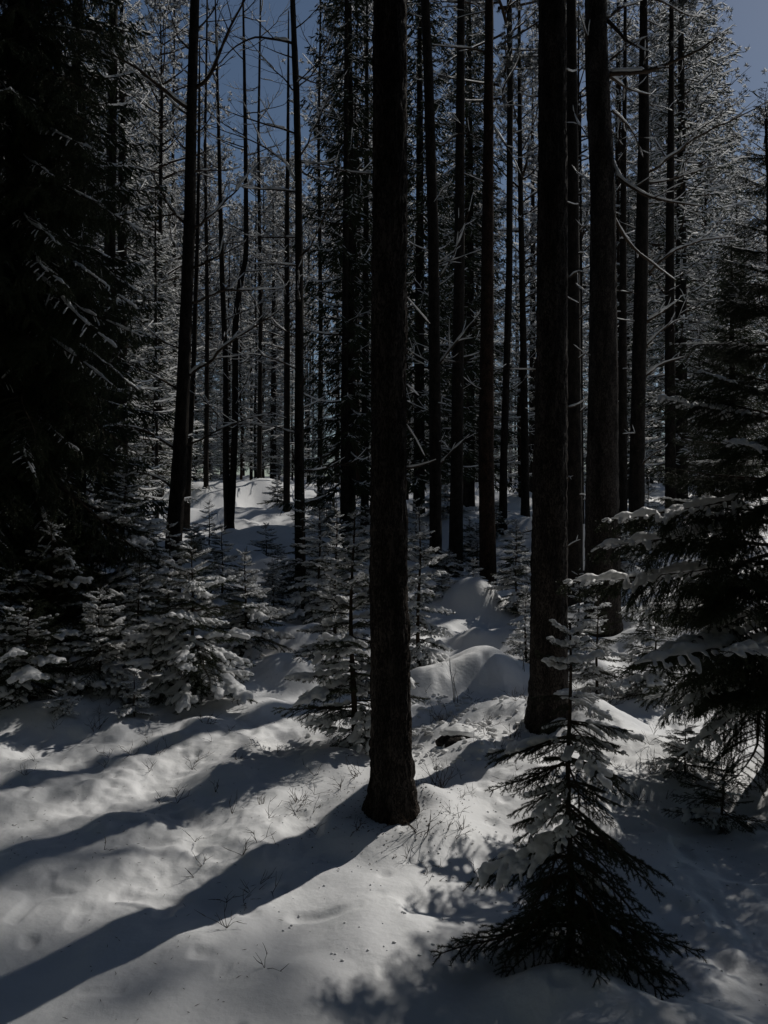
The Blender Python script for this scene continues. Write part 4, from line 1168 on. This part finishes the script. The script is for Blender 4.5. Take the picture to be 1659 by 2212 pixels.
# the arched fallen twig
X = (560 - CX) / F * 3.75; b = Vector((X, 3.75, g1(X, 3.75)))
t = thing('fallen_twig', 'dark twig arched over the sunlit snow left of the middle pine', 'twig', b)
q = [px(a, c, 3.75 + e) - b for a, c, e in [(470, 1850, -.05), (482, 1832, 0), (510, 1818, .02), (545, 1818, .02), (575, 1830, 0), (610, 1852, -.05)]]
mb = MB(); sb = MB(); grow_twigs(mb, sb, [tuple(v) for v in q], .0035, random.Random(3), 1, -.2, .0, dens=1.2)
link('stem', mb.mesh('stem', [M_TWIG]), t)

# the snow-capped stump
X = (985 - CX) / F * 5.15; b = Vector((X, 5.15, g1(X, 5.15)))
t = thing('tree_stump', 'low dark stump under a cap of snow right of the middle pine', 'stump', b)
link('wood', trunk_mesh('stump', [Vector((0, 0, -.1)), Vector((0, 0, .0)), Vector((.01, 0, .04)), Vector((.01, 0, .055))], [.11, .10, .075, .03], 30, 16, M_BARKP, .02, .2, 1, 4), t)
link('snow_cap', blobs_to_mesh([((.0, .03, .06), .10, .08, .04), ((.06, .03, .055), .08, .07, .035), ((-.05, .04, .05), .07, .06, .03), ((.13, .05, .02), .07, .06, .03)], .008, 'snow_cap'), t)

# bits of snow, needles and bark dropped on the surface: nobody could count them
np.random.seed(4)
mb = MB(); k = 900
yy = 2.3 + 4.5 * np.random.rand(k) ** 1.2; uu = np.random.uniform(-.52, .52, k); xx = uu * yy
keep = vnoise(xx * 1.3, yy * 1.3, seed=31) > .05
xx, yy = xx[keep], yy[keep]; zz = gh(xx, yy, True) + .002; k = len(xx)
D = np.random.normal(size=(k, 3)); D[:, 2] = np.abs(D[:, 2]) * .15; D /= np.linalg.norm(D, axis=1)[:, None]
spindle(mb, np.stack([xx, yy, zz], -1), D, np.random.uniform(.008, .03, k), np.full(k, .0012))
k = 420; a_ = np.random.uniform(0, 6.283, k); r_ = .13 + np.abs(np.random.normal(0, .22, k))
xx = (845 - CX) / F * 3.98 + r_ * np.cos(a_); yy = 3.98 + r_ * np.sin(a_); zz = gh(xx, yy, True) + .002
D = np.random.normal(size=(k, 3)); D[:, 2] *= .15; D /= np.linalg.norm(D, axis=1)[:, None]
spindle(mb, np.stack([xx, yy, zz], -1), D, np.random.uniform(.006, .022, k), np.random.uniform(.0015, .005, k), flat=.3)
o = link('forest_litter', mb.mesh('forest_litter', [M_TWIG], False)); o['kind'] = 'stuff'
mb = MB(); sb = MB(); rt = random.Random(12)
for i in range(150):
    cx_, cy_, sx, sy, dd = rt.choice([(1020, 1560, 110, 50, 5.7), (1000, 1800, 110, 90, 3.9), (640, 1740, 130, 60, 4.2), (250, 1620, 200, 50, 5.2), (1080, 1640, 120, 60, 5.0), (560, 1900, 200, 100, 3.4), (1450, 1700, 120, 80, 4.5)])
    x_ = cx_ + rt.gauss(0, sx) * .8; y_ = max(1500, cy_ + rt.gauss(0, sy) * .8); d_ = EYE * F / (y_ - CY); X_ = (x_ - CX) / F * d_
    p = np.array([X_, d_, g1(X_, d_)])
    for j in range(rt.randint(2, 5)):
        d3 = np.array([rt.gauss(0, .6), rt.gauss(0, .6), rt.uniform(.3, 1)]); d3 /= np.linalg.norm(d3); Lq = rt.uniform(.03, .11)
        q = [p, p + d3 * Lq * .5, p + d3 * Lq + [rt.gauss(0, .01), rt.gauss(0, .01), -.01]]
        grow_twigs(mb, sb, q, .0013, rt, 1, .1, .2, dens=1.6)
o = link('ground_twigs', mb.mesh('ground_twigs', [M_TWIG], False)); o['kind'] = 'stuff'
mb = MB(); k = 420
yy = np.random.uniform(4.8, 6.5, k); xx = np.random.normal(.55, .42, k) * yy / 5.5; zz = gh(xx, yy, True)
iv, fa = ico()
for x_, y_, z_ in zip(xx, yy, zz):
    r = np.random.uniform(.006, .022)
    mb.add((iv + .18 * np.random.normal(size=iv.shape)) * np.array([r * np.random.uniform(.8, 1.8), r, r * .8]) + [x_, y_, z_ + r * .3], fa)
o = link('snowy_heather', mb.mesh('snowy_heather', [M_SNOWB])); o['kind'] = 'stuff'
mb = MB(); k = 1500
yy = 2.2 + 6 * np.random.rand(k) ** 1.2; uu = np.random.uniform(-.52, .52, k); xx = uu * yy
keep = vnoise(xx * .9 + 7, yy * .9, seed=37) > .0
xx, yy = xx[keep], yy[keep]; zz = gh(xx, yy, True)
iv, fa = ico()
for x_, y_, z_ in zip(xx, yy, zz):
    r = np.random.uniform(.002, .007)
    mb.add(iv * np.array([r * np.random.uniform(.8, 1.5), r, r * .7]) + [x_, y_, z_ + r * .2], fa)
o = link('snow_crumbs', mb.mesh('snow_crumbs', [M_SNOW])); o['kind'] = 'stuff'

for o in list(bpy.data.objects):
    if 'H' in o: del o['H']
    if o.name.split('.')[0] in ('crown', 'limbs', 'snow_load', 'snow_ridge', 'dead_branches', 'stems'): o['kind'] = 'stuff'
print('OBJ', len(bpy.data.objects), 'tris', sum(len(m.loops) - 2 * len(m.polygons) for m in bpy.data.meshes))
